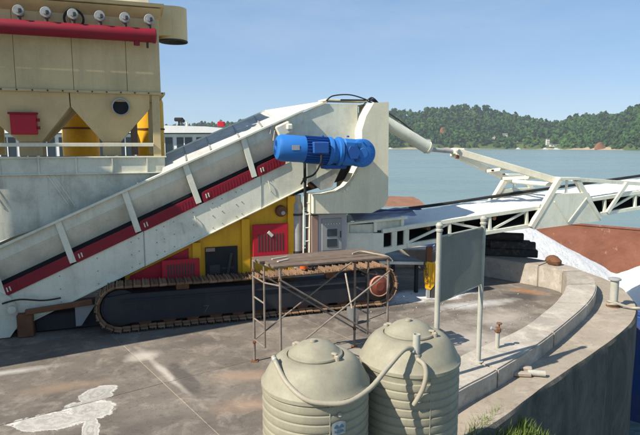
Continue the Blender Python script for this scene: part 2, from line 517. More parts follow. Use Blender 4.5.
def spline(pts, sub=6):
    out = []
    pts = [Vector((p[0], p[1], 0)) for p in pts]
    for i in range(len(pts) - 1):
        p0 = pts[max(i - 1, 0)]; p1 = pts[i]; p2 = pts[i + 1]; p3 = pts[min(i + 2, len(pts) - 1)]
        for k in range(sub):
            t = k / sub
            q = 0.5 * ((2 * p1) + (p2 - p0) * t + (2 * p0 - 5 * p1 + 4 * p2 - p3) * t * t + (3 * p1 - p0 - 3 * p2 + p3) * t ** 3)
            out.append((q.x, q.y))
    out.append((pts[-1].x, pts[-1].y))
    return out

# ------------------------------------------------------------------ SETTING: lake, hills, quay
b = MB()
bmesh.ops.create_grid(b.bm, x_segments=1, y_segments=1, size=2500, matrix=Matrix.Translation((0, 0, -4.0)))
water = tag(b.build('lake_water', M['water']), kind='structure')

# far shore: skyline by azimuth (tan of azimuth, tree-top height angle)
SKY = [(-1.6, .030), (-0.9, .034), (-0.45, .036), (-0.28, .038), (-0.16, .040), (-0.05, .045), (0.05, .055), (0.11, .058), (0.17, .056), (0.22, .064), (0.255, .066),
       (0.29, .062), (0.325, .055), (0.36, .047), (0.40, .037), (0.425, .038), (0.45, .048), (0.475, .050), (0.50, .049), (0.525, .053),
       (0.55, .063), (0.575, .071), (0.65, .076), (0.9, .060), (1.6, .05)]
def sky_h(t):
    for (a, ha), (c, hc) in zip(SKY, SKY[1:]):
        if t <= c:
            f = (t - a) / (c - a)
            f = f * f * (3 - 2 * f)
            return ha + (hc - ha) * f + 0.005 * max(0, min(1, t * 8))
    return SKY[-1][1]
def shore_d(t):
    return 800 - 190 * max(0, min(1, (t - 0.30) / 0.3)) + 26 * mnoise.noise((t * 9, 3.1, 0)) + 10 * mnoise.noise((t * 40, 1.1, 0))
CREST = 190.0
def hill_z(t, y):
    """t = x / y, y = depth from the deck"""
    k = (y - shore_d(t))
    top = 7.7 - 4.0 + (shore_d(t) + CREST) * sky_h(t) - 8.0
    if k <= 0:
        return -4.6 + max(k, -30) * 0.05
    f = min(k / CREST, 1.0)
    f = 0.10 * min(f * 14, 1) + 0.90 * f ** 1.15
    z = -4.0 + 0.5 + top * f
    z += (3.0 * mnoise.noise((t * y * 0.02, y * 0.02, 5.0)) + 1.4 * mnoise.noise((t * y * 0.06, y * 0.06, 2.0))) * min(1, k / 60)
    if k > CREST:
        z -= (k - CREST) * 0.25
    return z
bm = bmesh.new()
NT_, NY_ = 260, 44
rows = []
for j in range(NY_ + 1):
    row = []
    for i in range(NT_ + 1):
        t = -1.5 + 3.0 * i / NT_
        y = shore_d(t) - 30 + (CREST + 190) * (j / NY_)
        row.append(bm.verts.new((t * y, y, hill_z(t, y))))
    rows.append(row)
for r0, r1 in zip(rows, rows[1:]):
    for i in range(NT_):
        bm.faces.new((r0[i], r0[i + 1], r1[i + 1], r1[i]))
b = MB(); b.bm.free(); b.bm = bm
hills = tag(b.build('hills', M['hill'], smooth=80), kind='structure')

# quay outlines
INNER = spline([(0.2, 5.95), (1.4, 7.33), (2.08, 8.03), (3.3, 9.15), (4.15, 10.15), (4.95, 11.25), (5.55, 12.3), (5.98, 13.35), (5.95, 13.95), (5.5, 14.5), (4.6, 15.4), (3.3, 16.15), (1.5, 16.6), (-14, 16.9)])
OUTER = spline([(0.62, 5.62), (1.79, 6.86), (2.5, 7.52), (3.58, 8.67), (4.65, 9.95), (5.6, 11.2), (6.25, 12.35), (6.55, 13.4), (6.5, 14.3), (6.0, 15.1), (5.0, 15.95), (3.6, 16.75), (1.6, 17.2), (-14, 17.5)])
LEDGE = spline([(0.9, 5.0), (1.76, 6.13), (2.47, 6.84), (3.2, 7.6), (4.38, 8.74), (5.3, 9.66), (6.12, 10.6), (6.70, 11.55), (7.08, 12.6), (7.25, 13.65), (7.05, 14.9), (6.3, 15.9), (4.5, 16.95), (2.0, 17.6), (-14, 18.0)])
# body of the quay: ledge top and outer wall
bm = bmesh.new()
A_ = [bm.verts.new((x, y, 0.28 + 0.01 * mnoise.noise((x * 2, y * 2, 0)))) for x, y in LEDGE]
IO_ = [((p[0] + q[0]) / 2, (p[1] + q[1]) / 2) for p, q in zip(INNER, OUTER)]
def at_f(P, f):
    f *= len(P) - 1; i = min(int(f), len(P) - 2); f -= i
    return (P[i][0] * (1 - f) + P[i + 1][0] * f, P[i][1] * (1 - f) + P[i + 1][1] * f)
B_ = [bm.verts.new((*at_f(IO_, k / (len(LEDGE) - 1)), 0.285)) for k in range(len(LEDGE))]
for k in range(len(A_) - 1):
    bm.faces.new((A_[k], A_[k + 1], B_[k + 1], B_[k]))
bm.faces.new((A_[0], B_[0], bm.verts.new((B_[0].co.x, B_[0].co.y, -0.5)), bm.verts.new((A_[0].co.x, A_[0].co.y, -0.5))))
b = MB(); b.bm.free(); b.bm = bm
tag(b.build('quay_ledge', M['ledge']), kind='structure')
bm = bmesh.new()
ed = LEDGE
a = None
zs = [0.28, 0.24, -0.05, -0.6, -1.6, -2.8, -4.2, -6.0]
cols_ = []
for i, (x, y) in enumerate(ed):
    col_ = []
    x0, y0 = ed[max(i - 1, 0)]; x1, y1 = ed[min(i + 1, len(ed) - 1)]
    nx, ny = (y1 - y0), -(x1 - x0)
    l = math.hypot(nx, ny); nx /= l; ny /= l
    for k, z in enumerate(zs):
        o_ = 0.0 if k == 0 else 0.035 + 0.05 * mnoise.noise((x * 1.3, y * 1.3, z * 1.2))
        col_.append(bm.verts.new((x + nx * o_, y + ny * o_, z + (0.01 * mnoise.noise((x * 2, y * 2, 0)) if k == 0 else 0))))
    cols_.append(col_)
for c0, c1 in zip(cols_, cols_[1:]):
    for k in range(len(zs) - 1):
        bm.faces.new((c0[k], c1[k], c1[k + 1], c0[k + 1]))
b = MB(); b.bm.free(); b.bm = bm
tag(b.build('quay_wall', M['quay']), kind='structure')

# parapet, cast in bays
par = thing('parapet_wall', 'low curved concrete parapet running round the edge of the quay deck', 'wall', (0, 0, 0))
def strip(I, Oo, z0, z1):
    bm = bmesh.new()
    A = [bm.verts.new((x, y, z1 + 0.012 * mnoise.noise((x, y, 0)))) for x, y in I]
    Bv = [bm.verts.new((x, y, z1 + 0.012 * mnoise.noise((x, y, 4)))) for x, y in Oo]
    A0 = [bm.verts.new((x, y, z0)) for x, y in I]
    B0 = [bm.verts.new((x, y, z0)) for x, y in Oo]
    for i in range(len(I) - 1):
        bm.faces.new((A[i], A[i + 1], Bv[i + 1], Bv[i]))
        bm.faces.new((A0[i], A[i], A[i + 1], A0[i + 1]) if False else (A0[i], A0[i + 1], A[i + 1], A[i]))
        bm.faces.new((B0[i], B0[i + 1], Bv[i + 1], Bv[i]))
    bm.faces.new((A[0], Bv[0], B0[0], A0[0]))
    bm.faces.new((A[-1], Bv[-1], B0[-1], A0[-1]))
    b = MB(); b.bm.free(); b.bm = bm
    return b
cuts = [0, 12, 20, 28, 36, 44, 52, 60, 66, 72, 78]
for c0, c1 in zip(cuts, cuts[1:]):
    def lerp_cut(P, i0, i1):
        seg = [Vector((x, y, 0)) for x, y in P[i0:i1 + 1]]
        d0 = (seg[1] - seg[0]).normalized() * 0.002; d1 = (seg[-1] - seg[-2]).normalized() * 0.002
        seg[0] += d0; seg[-1] -= d1
        return [(q.x, q.y) for q in seg]
    sb = strip(lerp_cut(INNER, c0, c1), lerp_cut(OUTER, c0, c1), -0.06, 0.55)
    bmesh.ops.recalc_face_normals(sb.bm, faces=sb.bm.faces[:])
    es = [e for e in sb.bm.edges if len(e.link_faces) == 2 and e.calc_face_angle(0) > 0.6]
    bmesh.ops.bevel(sb.bm, geom=es, offset=0.022, segments=2, affect='EDGES')
    sb.build('wall_bay', M['kerb'], par, 40)

# deck slabs (joint direction read from the photograph), clipped to the inside of the parapet
deck = tag(MB().box((-3, 2.0, -0.3), (0.2, 0.2, 0.2)).build('deck', M['deck']), kind='structure')
bpy.data.meshes.remove(deck.data)
bm = bmesh.new()
mid = [((a[0] + c[0]) / 2, (a[1] + c[1]) / 2) for a, c in zip(INNER, OUTER)]
bm.faces.new([bm.verts.new((x, y, -0.006)) for x, y in (mid + [(-14, -6), (0.4, -6)])])
b = MB(); b.bm.free(); b.bm = bm
deck = tag(b.build('deck', M['ledge']), kind='structure')
u_ = Vector((0.59, -0.807, 0)); v_ = Vector((0.807, 0.59, 0))
o_ = Vector((-2.43, 8.30, 0))
hull_mid = mid[::4]
for i in range(-5, 4):
    for j in range(-3, 4):
        bm = bmesh.new()
        p0 = o_ + u_ * (i * 3.1) + v_ * (j * 3.6)
        g = 0.009
        cs = [p0 + u_ * g + v_ * g, p0 + u_ * (3.1 - g) + v_ * g, p0 + u_ * (3.1 - g) + v_ * (3.6 - g), p0 + u_ * g + v_ * (3.6 - g)]
        dz = random.uniform(-0.002, 0.002)
        A = [bm.verts.new((p.x, p.y, dz)) for p in cs]
        Bv = [bm.verts.new((p.x, p.y, -0.012)) for p in cs]
        bm.faces.new(A); bm.faces.new(Bv[::-1])
        for k in range(4):
            bm.faces.new((A[k], Bv[k], Bv[(k + 1) % 4], A[(k + 1) % 4]))
        planes = []
        for (x0, y0), (x1, y1) in zip(hull_mid, hull_mid[1:]):
            planes.append((Vector((x0, y0, 0)), Vector((y1 - y0, -(x1 - x0), 0))))
        planes.append((Vector((-13.9, 0, 0)), Vector((-1, 0, 0))))
        planes.append((Vector((0, -5.9, 0)), Vector((0, -1, 0))))
        for co, no in planes:
            if not bm.verts: break
            geom = bm.verts[:] + bm.edges[:] + bm.faces[:]
            bmesh.ops.bisect_plane(bm, geom=geom, plane_co=co, plane_no=no.normalized(), clear_outer=True)
        if len(bm.faces) > 0:
            b = MB(); b.bm.free(); b.bm = bm
            b.build('slab', M['deck'], deck, 0)
        else:
            bm.free()

# earth bank outside the quay at the lower right
def bank_z(x, y):
    lx = 1.0 + (y - 5.35) * 0.80
    d = x - lx
    return 0.14 - 0.42 * max(0, d) - 0.25 * max(0, d) ** 1.5 - max(0, y - 6.9) * 0.8 + 0.08 * mnoise.noise((x * 2, y * 2, 0))
bm = bmesh.new()
rows = []
for j in range(31):
    row = []
    for i in range(31):
        x = -0.2 + 7.5 * (i / 30) ** 1.3; y = -6 + 14.5 * j / 30
        row.append(bm.verts.new((x, y, bank_z(x, y) if y > 2 else min(bank_z(x, 2), bank_z(x, y)))))
    rows.append(row)
for r0, r1 in zip(rows, rows[1:]):
    for i in range(30):
        bm.faces.new((r0[i], r0[i + 1], r1[i + 1], r1[i]))
b = MB(); b.bm.free(); b.bm = bm
tag(b.build('earth_bank', M['bank'], smooth=80), kind='structure')

# ------------------------------------------------------------------ inclined conveyor
K = 0.442
def zb(s): return 0.95 + K * s              # bottom edge of the lower side plate
cv = mthing('inclined_conveyor', 'long white inclined belt conveyor with red side guards rising over the tracks', 'conveyor', (-1.9, 1.2, 0.0))
S0, S1 = -4.6, 4.10
joints = [S0, -2.4, 0.60, 3.05, S1]
for a_, c_ in zip(joints, joints[1:]):
    pts = [(a_ + 0.006, zb(a_)), (c_ - 0.006, zb(c_)), (c_ - 0.006, zb(c_) + 0.715), (a_ + 0.006, zb(a_) + 0.715)]
    b = MB().prism(pts, 0.55, 0.60)
    b.beam((a_ + .006, 0.535, zb(a_) + .012), (c_ - .006, 0.535, zb(c_) + .012), 0.06, 0.018)
    b.build('side_plate', M['white'], cv)
    # cover strip with bolts over the joint
    if a_ > S0:
        b = MB()
        b.beam((a_, 0.545, zb(a_) + 0.70), (a_ + .002, 0.545, zb(a_) + 0.03), 0.012, 0.014)
        b.build('joint_bead', M['grey'], cv)
for s_ in (-3.9, -3.2, 0.95, 1.35, 1.62, 3.2):
    z = zb(s_) + 0.42
    pl = [(s_, 0.55, z + 0.10), (s_ + .005, 0.515, z + 0.095), (s_ + .05, 0.515, z - 0.095), (s_ + .055, 0.55, z - 0.10)]
    MB().path(pl, 0.008, 6, 3).build('grab_handle', M['white2'], cv)
bolt = MB().lathe([(0.0, 0.012), (0.012, 0.010), (0.012, 0.0)], rot=Matrix.Rotation(R(90), 4, 'X'), n=6).mesh('bolt', None, M['grey'])
for s_ in (0.35, 0.5, 0.85, 1.0, 1.2, 1.6, 2.0, 2.2, 2.5, 2.62, -0.3, -1.0):
    for dz in (0.10, 0.36, 0.62):
        q = (s_, 0.548, zb(s_) + dz)
        put(bolt, 'bolt', cv, tuple(a - c for a, c in zip(q, BASE[cv.name])))
# red guards between the uprights
segs = [(-3.3, -2.05), (-1.98, -0.76), (-0.69, 0.49), (0.56, 1.74), (1.81, 2.92), (2.98, 3.6)]
SL = math.atan(K)
for a_, c_ in segs:
    L_ = (c_ - a_) / math.cos(SL)
    poly = []
    h_ = 0.235
    for cx, cz, a0 in ((L_ - .05, .05, -90), (L_ - .05, h_ - .05, 0), (.05, h_ - .05, 90), (.05, .05, 180)):
        for k in range(4):
            an = R(a0 + 30 * k)
            poly.append((cx + .05 * math.cos(an), cz + .05 * math.sin(an)))
    z0 = zb(a_) + 0.722
    rotp = [(a_ + x * math.cos(SL) - y * math.sin(SL) * 0.4, z0 + x * math.sin(SL) + y * math.cos(SL)) for x, y in poly]
    g = MB().prism(rotp, 0.515, 0.555).build('guard', M['red'], cv)
    # pressed louvres
    k = 0.12
    lv = MB()
    while k < L_ - 0.1:
        x = a_ + k * math.cos(SL) - 0.1 * math.sin(SL) * 0.4; z = z0 + k * math.sin(SL) + 0.12 * math.cos(SL)
        lv.beam((x + .012, 0.514, z - 0.07), (x - .012, 0.514, z + 0.07), 0.008, 0.024)
        k += 0.066
    lv.build('louvre', M['red'], g)
    # two light straps at the lower end
    for k in (0.07, 0.125):
        x = a_ + k * math.cos(SL); z = z0 + k * math.sin(SL) + 0.115
        MB().beam((x + .012, 0.505, z - 0.045), (x - .012, 0.505, z + 0.045), 0.012, 0.024, 0.004).build('strap', M['white2'], g)
# upper trough side, leaning inwards, with the dark gap below it
b = MB()
lo0, lo1 = S0, 4.0
for w0, w1, za, zc, t_ in ((0.56, 0.76, 1.02, 1.44, 0.02), (0.56, 0.562, 1.441, 1.68, 0.02)):
    vs = []
    for s_ in (lo0, lo1):
        vs.append([b.bm.verts.new((s_, w1, zb(s_) + za)), b.bm.verts.new((s_, w0, zb(s_) + zc)),
                   b.bm.verts.new((s_, w0 + t_, zb(s_) + zc)), b.bm.verts.new((s_, w1 + t_, zb(s_) + za))])
    for k in range(4):
        b.bm.faces.new((vs[0][k], vs[0][(k + 1) % 4], vs[1][(k + 1) % 4], vs[1][k]))
    b.bm.faces.new(vs[0]); b.bm.faces.new(vs[1][::-1])
b.build('trough_side', M['white2'], cv)
b = MB()
b.beam((S0, 0.545, zb(S0) + 1.696), (4.0, 0.545, zb(4.0) + 1.696), 0.15, 0.045, 0.006)
b.build('flange', M['white'], cv)
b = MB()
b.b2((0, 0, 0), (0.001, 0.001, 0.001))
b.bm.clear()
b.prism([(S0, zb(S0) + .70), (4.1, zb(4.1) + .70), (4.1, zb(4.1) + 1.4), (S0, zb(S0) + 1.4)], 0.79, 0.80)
b.build('gap_shade', M['black'], cv)  # black sheet put in for the shade inside the trough gap
bm_ = MB()
bm_.prism([(S0, zb(S0) + 1.2), (4.3, zb(4.3) + 1.2), (4.3, zb(4.3) + 1.22), (S0, zb(S0) + 1.22)], 0.76, 1.78)
bm_.build('belt', M['black'], cv)
MB().prism([(S0, zb(S0)), (S1, zb(S1)), (S1, zb(S1) + 1.69), (S0, zb(S0) + 1.69)], 1.80, 1.86).build('far_side_plate', M['white2'], cv)
MB().prism([(S0, zb(S0) + .01), (S1, zb(S1) + .01), (S1, zb(S1) + .04), (S0, zb(S0) + .04)], 0.61, 1.79).build('bottom_plate', M['dark'], cv)
for st, sbm in ((-3.35, -3.13), (-2.2, -2.0), (-0.97, -0.74), (0.27, 0.50), (1.46, 1.72), (2.67, 2.90)):
    zt = zb(st) + 1.68; z0 = zb(sbm) + 0.76
    b = MB()
    b.beam((st, 0.520, zt), (sbm, 0.520, z0), 0.025, 0.12, 0.004)
    b.beam((st, 0.56, zt), (sbm, 0.56, z0), 0.055, 0.02)
    b.build('upright', M['white'], cv)
# sloping cover beyond the feed hopper
b = MB()
ridge = [(1.15, 3.46), (3.38, 4.43), (3.62, 4.49)]
near = [(1.0, zb(1.0) + 1.70), (2.45, zb(2.45) + 1.70), (3.62, zb(3.62) + 1.70)]
A = [b.bm.verts.new((s_, 0.60, z + 0.02)) for s_, z in near]
Bv = [b.bm.verts.new((s_, 1.6, z)) for s_, z in ridge]
Cv = [b.bm.verts.new((s_, 1.86, z - 0.18)) for s_, z in ridge]
for k in range(2):
    b.bm.faces.new((A[k], A[k + 1], Bv[k + 1], Bv[k])); b.bm.faces.new((Bv[k], Bv[k + 1], Cv[k + 1], Cv[k]))
b.build('cover', M['cover'], cv)
b = MB()
b.beam((1.15, 1.6, 3.47), (3.45, 1.6, 4.47), 0.05, 0.03)
b.build('cover_ridge', M['white'], cv)
for s_ in (1.5, 2.0, 2.6, 3.1):
    f = (s_ - 1.15) / (3.38 - 1.15)
    b = MB().beam((s_, 0.6, zb(s_) + 1.735), (s_ + 0.05, 1.6, 3.475 + f * 0.97), 0.03, 0.02)
    b.build('cover_seam', M['grey'], cv)
b = MB()
A = [b.bm.verts.new(q) for q in ((3.45, 0.56, zb(3.45) + 1.735), (4.55, 0.56, 4.62), (4.95, 1.6, 4.72), (3.40, 1.6, 4.46))]
Bv = [b.bm.verts.new(q) for q in ((3.45, 0.56, zb(3.45) + 1.715), (4.55, 0.56, 4.58), (4.95, 1.6, 4.68), (3.40, 1.6, 4.42))]
b.bm.faces.new(A); b.bm.faces.new(Bv[::-1])
for k in range(4): b.bm.faces.new((A[k], Bv[k], Bv[(k + 1) % 4], A[(k + 1) % 4]))
b.build('head_cover', M['cream'], cv)
b = MB()
b.tube((-1.95, 0.45, 0.62), (-1.95, 1.95, 0.62), 0.17, 18).tube((-1.84, 0.35, 0.58), (-1.84, 0.5, 0.58), 0.075, 12)
b.build('tail_pulley', M['white2'], cv)
b = MB().prism([(-4.6, 0.0), (-1.92, 0.02), (-1.72, 0.30), (-1.86, 0.80), (-2.2, 1.0), (-4.6, 0.5)], 0.46, 0.54)
b.build('tail_frame', M['white2'], cv)
MB().beam((-1.62, 0.40, 0.50), (-0.42, 0.40, 0.60), 0.10, 0.10, 0.012).build('take_up_beam', M['rust'], cv)
MB().path([(-2.0, 0.42, 0.70), (-1.7, 0.40, 0.76), (-1.3, 0.42, 0.70), (-1.0, 0.5, 0.70)], 0.018, 6).build('hose', M['black'], cv)
b = MB()
b.b2((-1.78, 0.40, 0.0), (-1.50, 0.8, 0.46), 0.02)
b.build('tail_foot', M['rust'], cv)
b = MB().prism([(-0.75, 0.12), (-0.65, 0.12), (-0.38, 0.52), (-0.75, 0.52)], 0.44, 0.48)
b.build('gusset', M['grey'], cv)
MB().b2((-1.5, 0.62, 0.02), (-0.1, 1.7, 0.36), 0.02).build('underside_box', M['navy'], cv)
# head side plate behind the motor, and a dark block painting the shade of the recess below it
MB().prism([(3.62, 4.20), (4.5, 4.57), (5.3, 4.58), (5.3, 3.62), (4.95, 3.32), (4.62, 3.08), (4.06, 2.80), (3.62, 2.98)], 0.60, 0.64).build('head_plate', M['white2'], cv)
MB().prism([(3.3, 3.2), (5.3, 4.4), (5.3, 2.9), (4.0, 2.55), (3.3, 2.4)], 1.0, 1.7).build('recess_shade', M['dark'], cv)
b = MB().tube((4.55, 0.3, 3.42), (4.55, 1.9, 3.42), 0.12, 14)
b.build('drive_shaft', M['dark'], cv)
b = MB()
b.box((3.55, 0.50, 4.00), (0.34, 0.12, 0.26), 0.03, Matrix.Rotation(-SL, 4, 'Y'))
b.box((3.66, 0.44, 4.05), (0.14, 0.1, 0.14), 0.03)
b.build('bearing_block', M['cream'], cv)
for s_, z in ((3.25, 4.02), (3.32, 3.88)):
    MB().tube((s_, 0.5, z - 0.12), (s_ + 0.03, 0.5, z + 0.1), 0.02, 8).build('tension_rod', M['galv'], cv)
b = MB().prism([(4.1, 2.95), (4.6, 3.28), (4.95, 3.22), (4.7, 2.72), (4.45, 2.66)], 0.62, 0.70)
b.build('bracket', M['galv'], cv)
b = MB()
for p, q in (((3.9, 0.62, 2.95), (4.3, 0.75, 2.7)), ((4.0, 0.8, 2.75), (4.45, 0.8, 3.1)), ((3.7, 0.9, 2.7), (4.2, 0.9, 2.78))):
    b.beam(p, q, 0.06, 0.06)
b.build('inner_bracing', M['rust'], cv)

# ------------------------------------------------------------------ discharge hood at the conveyor head
hood = mthing('discharge_hood', 'tall beige discharge hood at the conveyor head beside the blue motor', 'chute', (5.0, 0.9, 2.1))
face = [(5.24, 3.99), (5.34, 4.30), (5.52, 4.59), (5.88, 4.61), (5.90, 2.45), (5.80, 2.28), (5.50, 2.15), (4.11, 2.19), (4.11, 2.60), (4.40, 2.60), (4.70, 2.65), (4.90, 2.75), (5.04, 2.90), (5.14, 3.08), (5.21, 3.26), (5.25, 3.56)]
MB().prism(face, 0.20, 0.215).build('front_plate', M['chute'], hood)
def skin(poly, idx, w0, w1, mat, name, t_=0.012):
    b = MB()
    pts = [poly[i % len(poly)] for i in idx]
    P = [(b.bm.verts.new((x, w0, z)), b.bm.verts.new((x, w1, z))) for x, z in pts]
    for (a0, a1), (c0, c1) in zip(P, P[1:]):
        b.bm.faces.new((a0, a1, c1, c0))
    return b.build(name, mat, hood, 50)
skin(face, range(7, 19), 0.216, 0.70, M['cream'], 'inner_skin')
skin(face, range(2, 8), 0.216, 1.9, M['chute'], 'outer_skin')
MB().prism([(5.30, 4.58), (5.86, 4.60), (5.86, 2.5), (5.3, 2.3)], 1.9, 1.92).build('back_plate', M['chute'], hood)
b = MB()
b.beam((4.12, 0.197, 2.20), (4.12, 0.197, 2.60), 0.012, 0.012)
b.build('edge_bead', M['cream'], hood)
for q in ((4.88, 2.70), (4.98, 2.79), (4.82, 2.66)):
    MB().tube((q[0], 0.15, q[1]), (q[0], 0.22, q[1]), 0.03, 8).build('bolt', M['white'], hood)
MB().beam((4.55, 0.9, 4.66), (5.6, 0.9, 4.66), 0.5, 0.04, 0.008).build('top_plate', M['cream'], hood)
MB().path([(4.55, 0.6, 4.62), (4.7, 0.6, 4.74), (5.1, 0.62, 4.78), (5.45, 0.6, 4.70), (5.6, 0.62, 4.63)], 0.016, 6).build('cable', M['black'], hood)
MB().beam((4.9, 0.62, 4.66), (5.5, 0.62, 4.67), 0.05, 0.03).build('cable_clip', M['black'], hood)

# ------------------------------------------------------------------ blue gear motor
mt = mthing('gear_motor', 'big blue electric gear motor mounted across the conveyor head', 'motor', (4.3, -0.06, 3.5))
AX = Vector((2.12, 0.0, -0.14)).normalized()
def mrot():
    x = AX; y = Vector((0, 1, 0)); z = x.cross(y)
    return Matrix((y, z, x)).transposed().to_4x4()
def mp(t, w=0.0, dz=0.0): return Vector((3.22 + AX.x * t, -0.06 + w, 3.62 + AX.z * t + dz))
MR = mrot()
MB().lathe([(0, 0.0), (0.17, 0.0), (0.24, 0.035), (0.275, 0.10), (0.275, 0.60), (0.262, 0.61)], mp(0), 28, MR).build('fan_cowl', M['blue'], mt)
b = MB().lathe([(0.245, 0), (0.245, 0.52)], mp(0.60), 28, MR)
for k in range(28):
    an = 2 * math.pi * k / 28
    rv = MR @ Vector((math.cos(an) * 0.262, math.sin(an) * 0.262, 0))
    p = mp(0.61) + rv
    b.beam(p, p + AX * 0.49, 0.010, 0.05, 0, up=tuple(rv))
b.build('motor_body', M['blue2'], mt)
MB().box(mp(0.88, -0.26, 0.05), (0.34, 0.14, 0.24), 0.02).build('terminal_box', M['blue2'], mt)
MB().lathe([(0.29, 0), (0.30, 0.02), (0.30, 0.09), (0.26, 0.10), (0.26, 0.22), (0.31, 0.23), (0.31, 0.30), (0.27, 0.32)], mp(1.10), 28, MR).build('flange', M['blue'], mt)
b = MB().box(mp(1.62), (0.5, 0.5, 0.56), 0.08, Matrix.Rotation(R(4), 4, 'Y'))
b.build('gearbox', M['blue'], mt)
FX = Matrix.Rotation(R(90), 4, 'X')
b = MB().lathe([(0, 0.06), (0.10, 0.06), (0.11, 0.05), (0.26, 0.05), (0.29, 0.03), (0.30, 0.0), (0.30, -0.22)], mp(1.84, -0.20), 28, FX)
b.build('gear_cover', M['blue'], mt)
b = MB().lathe([(0, 0.03), (0.15, 0.03), (0.155, 0.0)], mp(1.62, -0.25), 6, FX)
b.build('hex_cover', M['blue2'], mt)
for k in range(8):
    an = 2 * math.pi * k / 8
    q = mp(1.84, -0.255) + Vector((0.22 * math.cos(an), 0, 0.22 * math.sin(an)))
    MB().lathe([(0, 0.015), (0.018, 0.013), (0.018, 0)], q, 6, FX).build('bolt', M['blue2'], mt)
for k, q in enumerate((mp(1.0, -0.05, 0.28), mp(1.55, -0.1, 0.31))):
    MB().lathe([(0.03, 0), (0.03, 0.03), (0.012, 0.04)], q, 10).build('lifting_eye', M['blue2'], mt)
MB().box(mp(1.3, 0.1, -0.32), (0.5, 0.3, 0.10), 0.02).build('mounting_foot', M['blue2'], mt)
MB().box(mp(0.35, -0.277, 0.02), (0.16, 0.006, 0.10), 0.001).build('rating_plate', M['galv'], mt)
MB().path([mp(0.88, -0.30, -0.07), mp(0.87, -0.31, -0.25), mp(0.80, -0.1, -0.50), mp(0.72, 0.3, -0.62), mp(0.70, 0.5, -0.75)], 0.02, 8).build('power_cable', M['black'], mt)
b = MB()
for k in range(20):
    an = 2 * math.pi * k / 20
    rv = MR @ Vector((math.cos(an), math.sin(an), 0))
    b.beam(mp(-0.004) + rv * 0.05, mp(-0.004) + rv * 0.16, 0.008, 0.006, 0, up=tuple(AX))
b.build('cowl_slots', M['blue2'], mt)

# ------------------------------------------------------------------ control cabinet, ladder, exhaust, hose
cab = mthing('control_cabinet', 'grey electrical cabinet with two small screens under the beige hood', 'cabinet', (4.62, 0.6, 1.22))
MB().b2((4.30, 0.42, 1.24), (4.99, 0.85, 2.14), 0.012).build('body', M['cabinet'], cab)
MB().b2((4.14, 0.40, 1.22), (4.297, 0.86, 2.12), 0.01).build('side_panel', M['cabside'], cab)
MB().b2((4.12, 0.37, 2.143), (5.02, 0.88, 2.17), 0.008).build('rain_hood', M['grey'], cab)
dr = MB().b2((4.38, 0.395, 1.32), (4.86, 0.417, 2.04), 0.006).build('door', M['grey'], cab)
for z0, z1 in ((1.40, 1.58), (1.64, 1.80)):
    MB().b2((4.50, 0.385, z0), (4.74, 0.394, z1), 0.004).build('screen', M['glass'], dr)
for k in range(6):
    MB().tube((4.46 + 0.066 * k, 0.375, 1.92), (4.46 + 0.066 * k, 0.394, 1.92), 0.013, 8).build('push_button', M['white2'], dr)
MB().b2((4.815, 0.375, 1.6), (4.835, 0.394, 1.75), 0.004).build('handle', M['dark'], dr)
lad = mthing('ladder', 'short white steel ladder upright beside the brown cabinet side', 'ladder', (4.02, 0.46, 1.0))
for s_ in (3.96, 4.10):
    MB().tube((s_, 0.45, 1.0), (s_ + .02, 0.45, 2.55), 0.017, 8).build('rail', M['white'], lad)
for z in (1.25, 1.55, 1.85, 2.15, 2.4):
    MB().tube((3.965, 0.45, z), (4.115, 0.45, z), 0.013, 8).build('rung', M['white'], lad)
ex = mthing('exhaust_pipe', 'dull silver vertical exhaust pipe between the red grille and the ladder', 'pipe', (3.90, 0.75, 0.9))
MB().lathe([(0.13, 0.0), (0.13, 1.45), (0.10, 1.52), (0.10, 1.66), (0.085, 1.66), (0.085, 1.5)], (3.90, 0.75, 0.9), 18).build('silencer', M['galv'], ex)
for z in (1.25, 2.1):
    MB().lathe([(0.135, 0), (0.14, 0.005), (0.14, 0.045), (0.135, 0.05)], (3.90, 0.75, z), 18).build('clamp_band', M['dark'], ex)
bh = mthing('black_pipe', 'thin black pipe hanging straight down below the blue motor', 'pipe', (3.98, 0.35, 2.3))
MB().tube((3.98, 0.35, 2.32), (3.97, 0.35, 3.36), 0.034, 10).build('pipe', M['black'], bh)
MB().lathe([(0.05, 0), (0.05, 0.06)], (3.97, 0.35, 2.9), 10).build('coupling', M['dark'], bh)

# ------------------------------------------------------------------ engine housing
eh = mthing('engine_housing', 'yellow engine housing with red grilles standing behind the near track', 'machine', (2.2, 1.6, 0.7))
MB().prism([(0.2, 0.74), (3.80, 0.74), (3.80, 2.58), (0.2, 0.98)], 0.74, 1.72).build('body', M['yellow'], eh)
for s_, zt in ((1.66, 1.62), (2.72, 2.08), (3.76, 2.55)):
    MB().b2((s_ - 0.09, 0.66, 0.74), (s_ + 0.09, 0.737, zt), 0.006).build('corner_post', M['yellow'], eh)
MB().prism([(0.25, 0.76), (0.95, 0.76), (1.5, 1.2), (1.5, 1.5), (0.3, 0.99)], 0.72, 0.738).build('red_panel', M['redgrille'], eh)
def grille(s0, s1, z0, z1, w, n, slit):
    g = MB().b2((s0, w, z0), (s1, w + 0.05, z1), 0.012).build('grille', M['redgrille'], eh)
    k = (s1 - s0) * 0.76 / n
    for i in range(n):
        x = s0 + (s1 - s0) * 0.12 + k * (i + 0.5)
        MB().b2((x - 0.015, w - 0.006, z0 + (z1 - z0) * slit[0]), (x + 0.015, w - 0.0005, z0 + (z1 - z0) * slit[1]), 0.002).build('slot', M['dark'], g)
    return g
g = grille(2.86, 3.66, 1.20, 1.95, 0.60, 9, (0.2, 0.72))
MB().beam((3.20, 0.585, 1.78), (3.30, 0.585, 1.68), 0.015, 0.07, 0.004).build('latch', M['white'], g)
grille(0.93, 1.70, 0.84, 1.30, 0.55, 10, (0.25, 0.8))
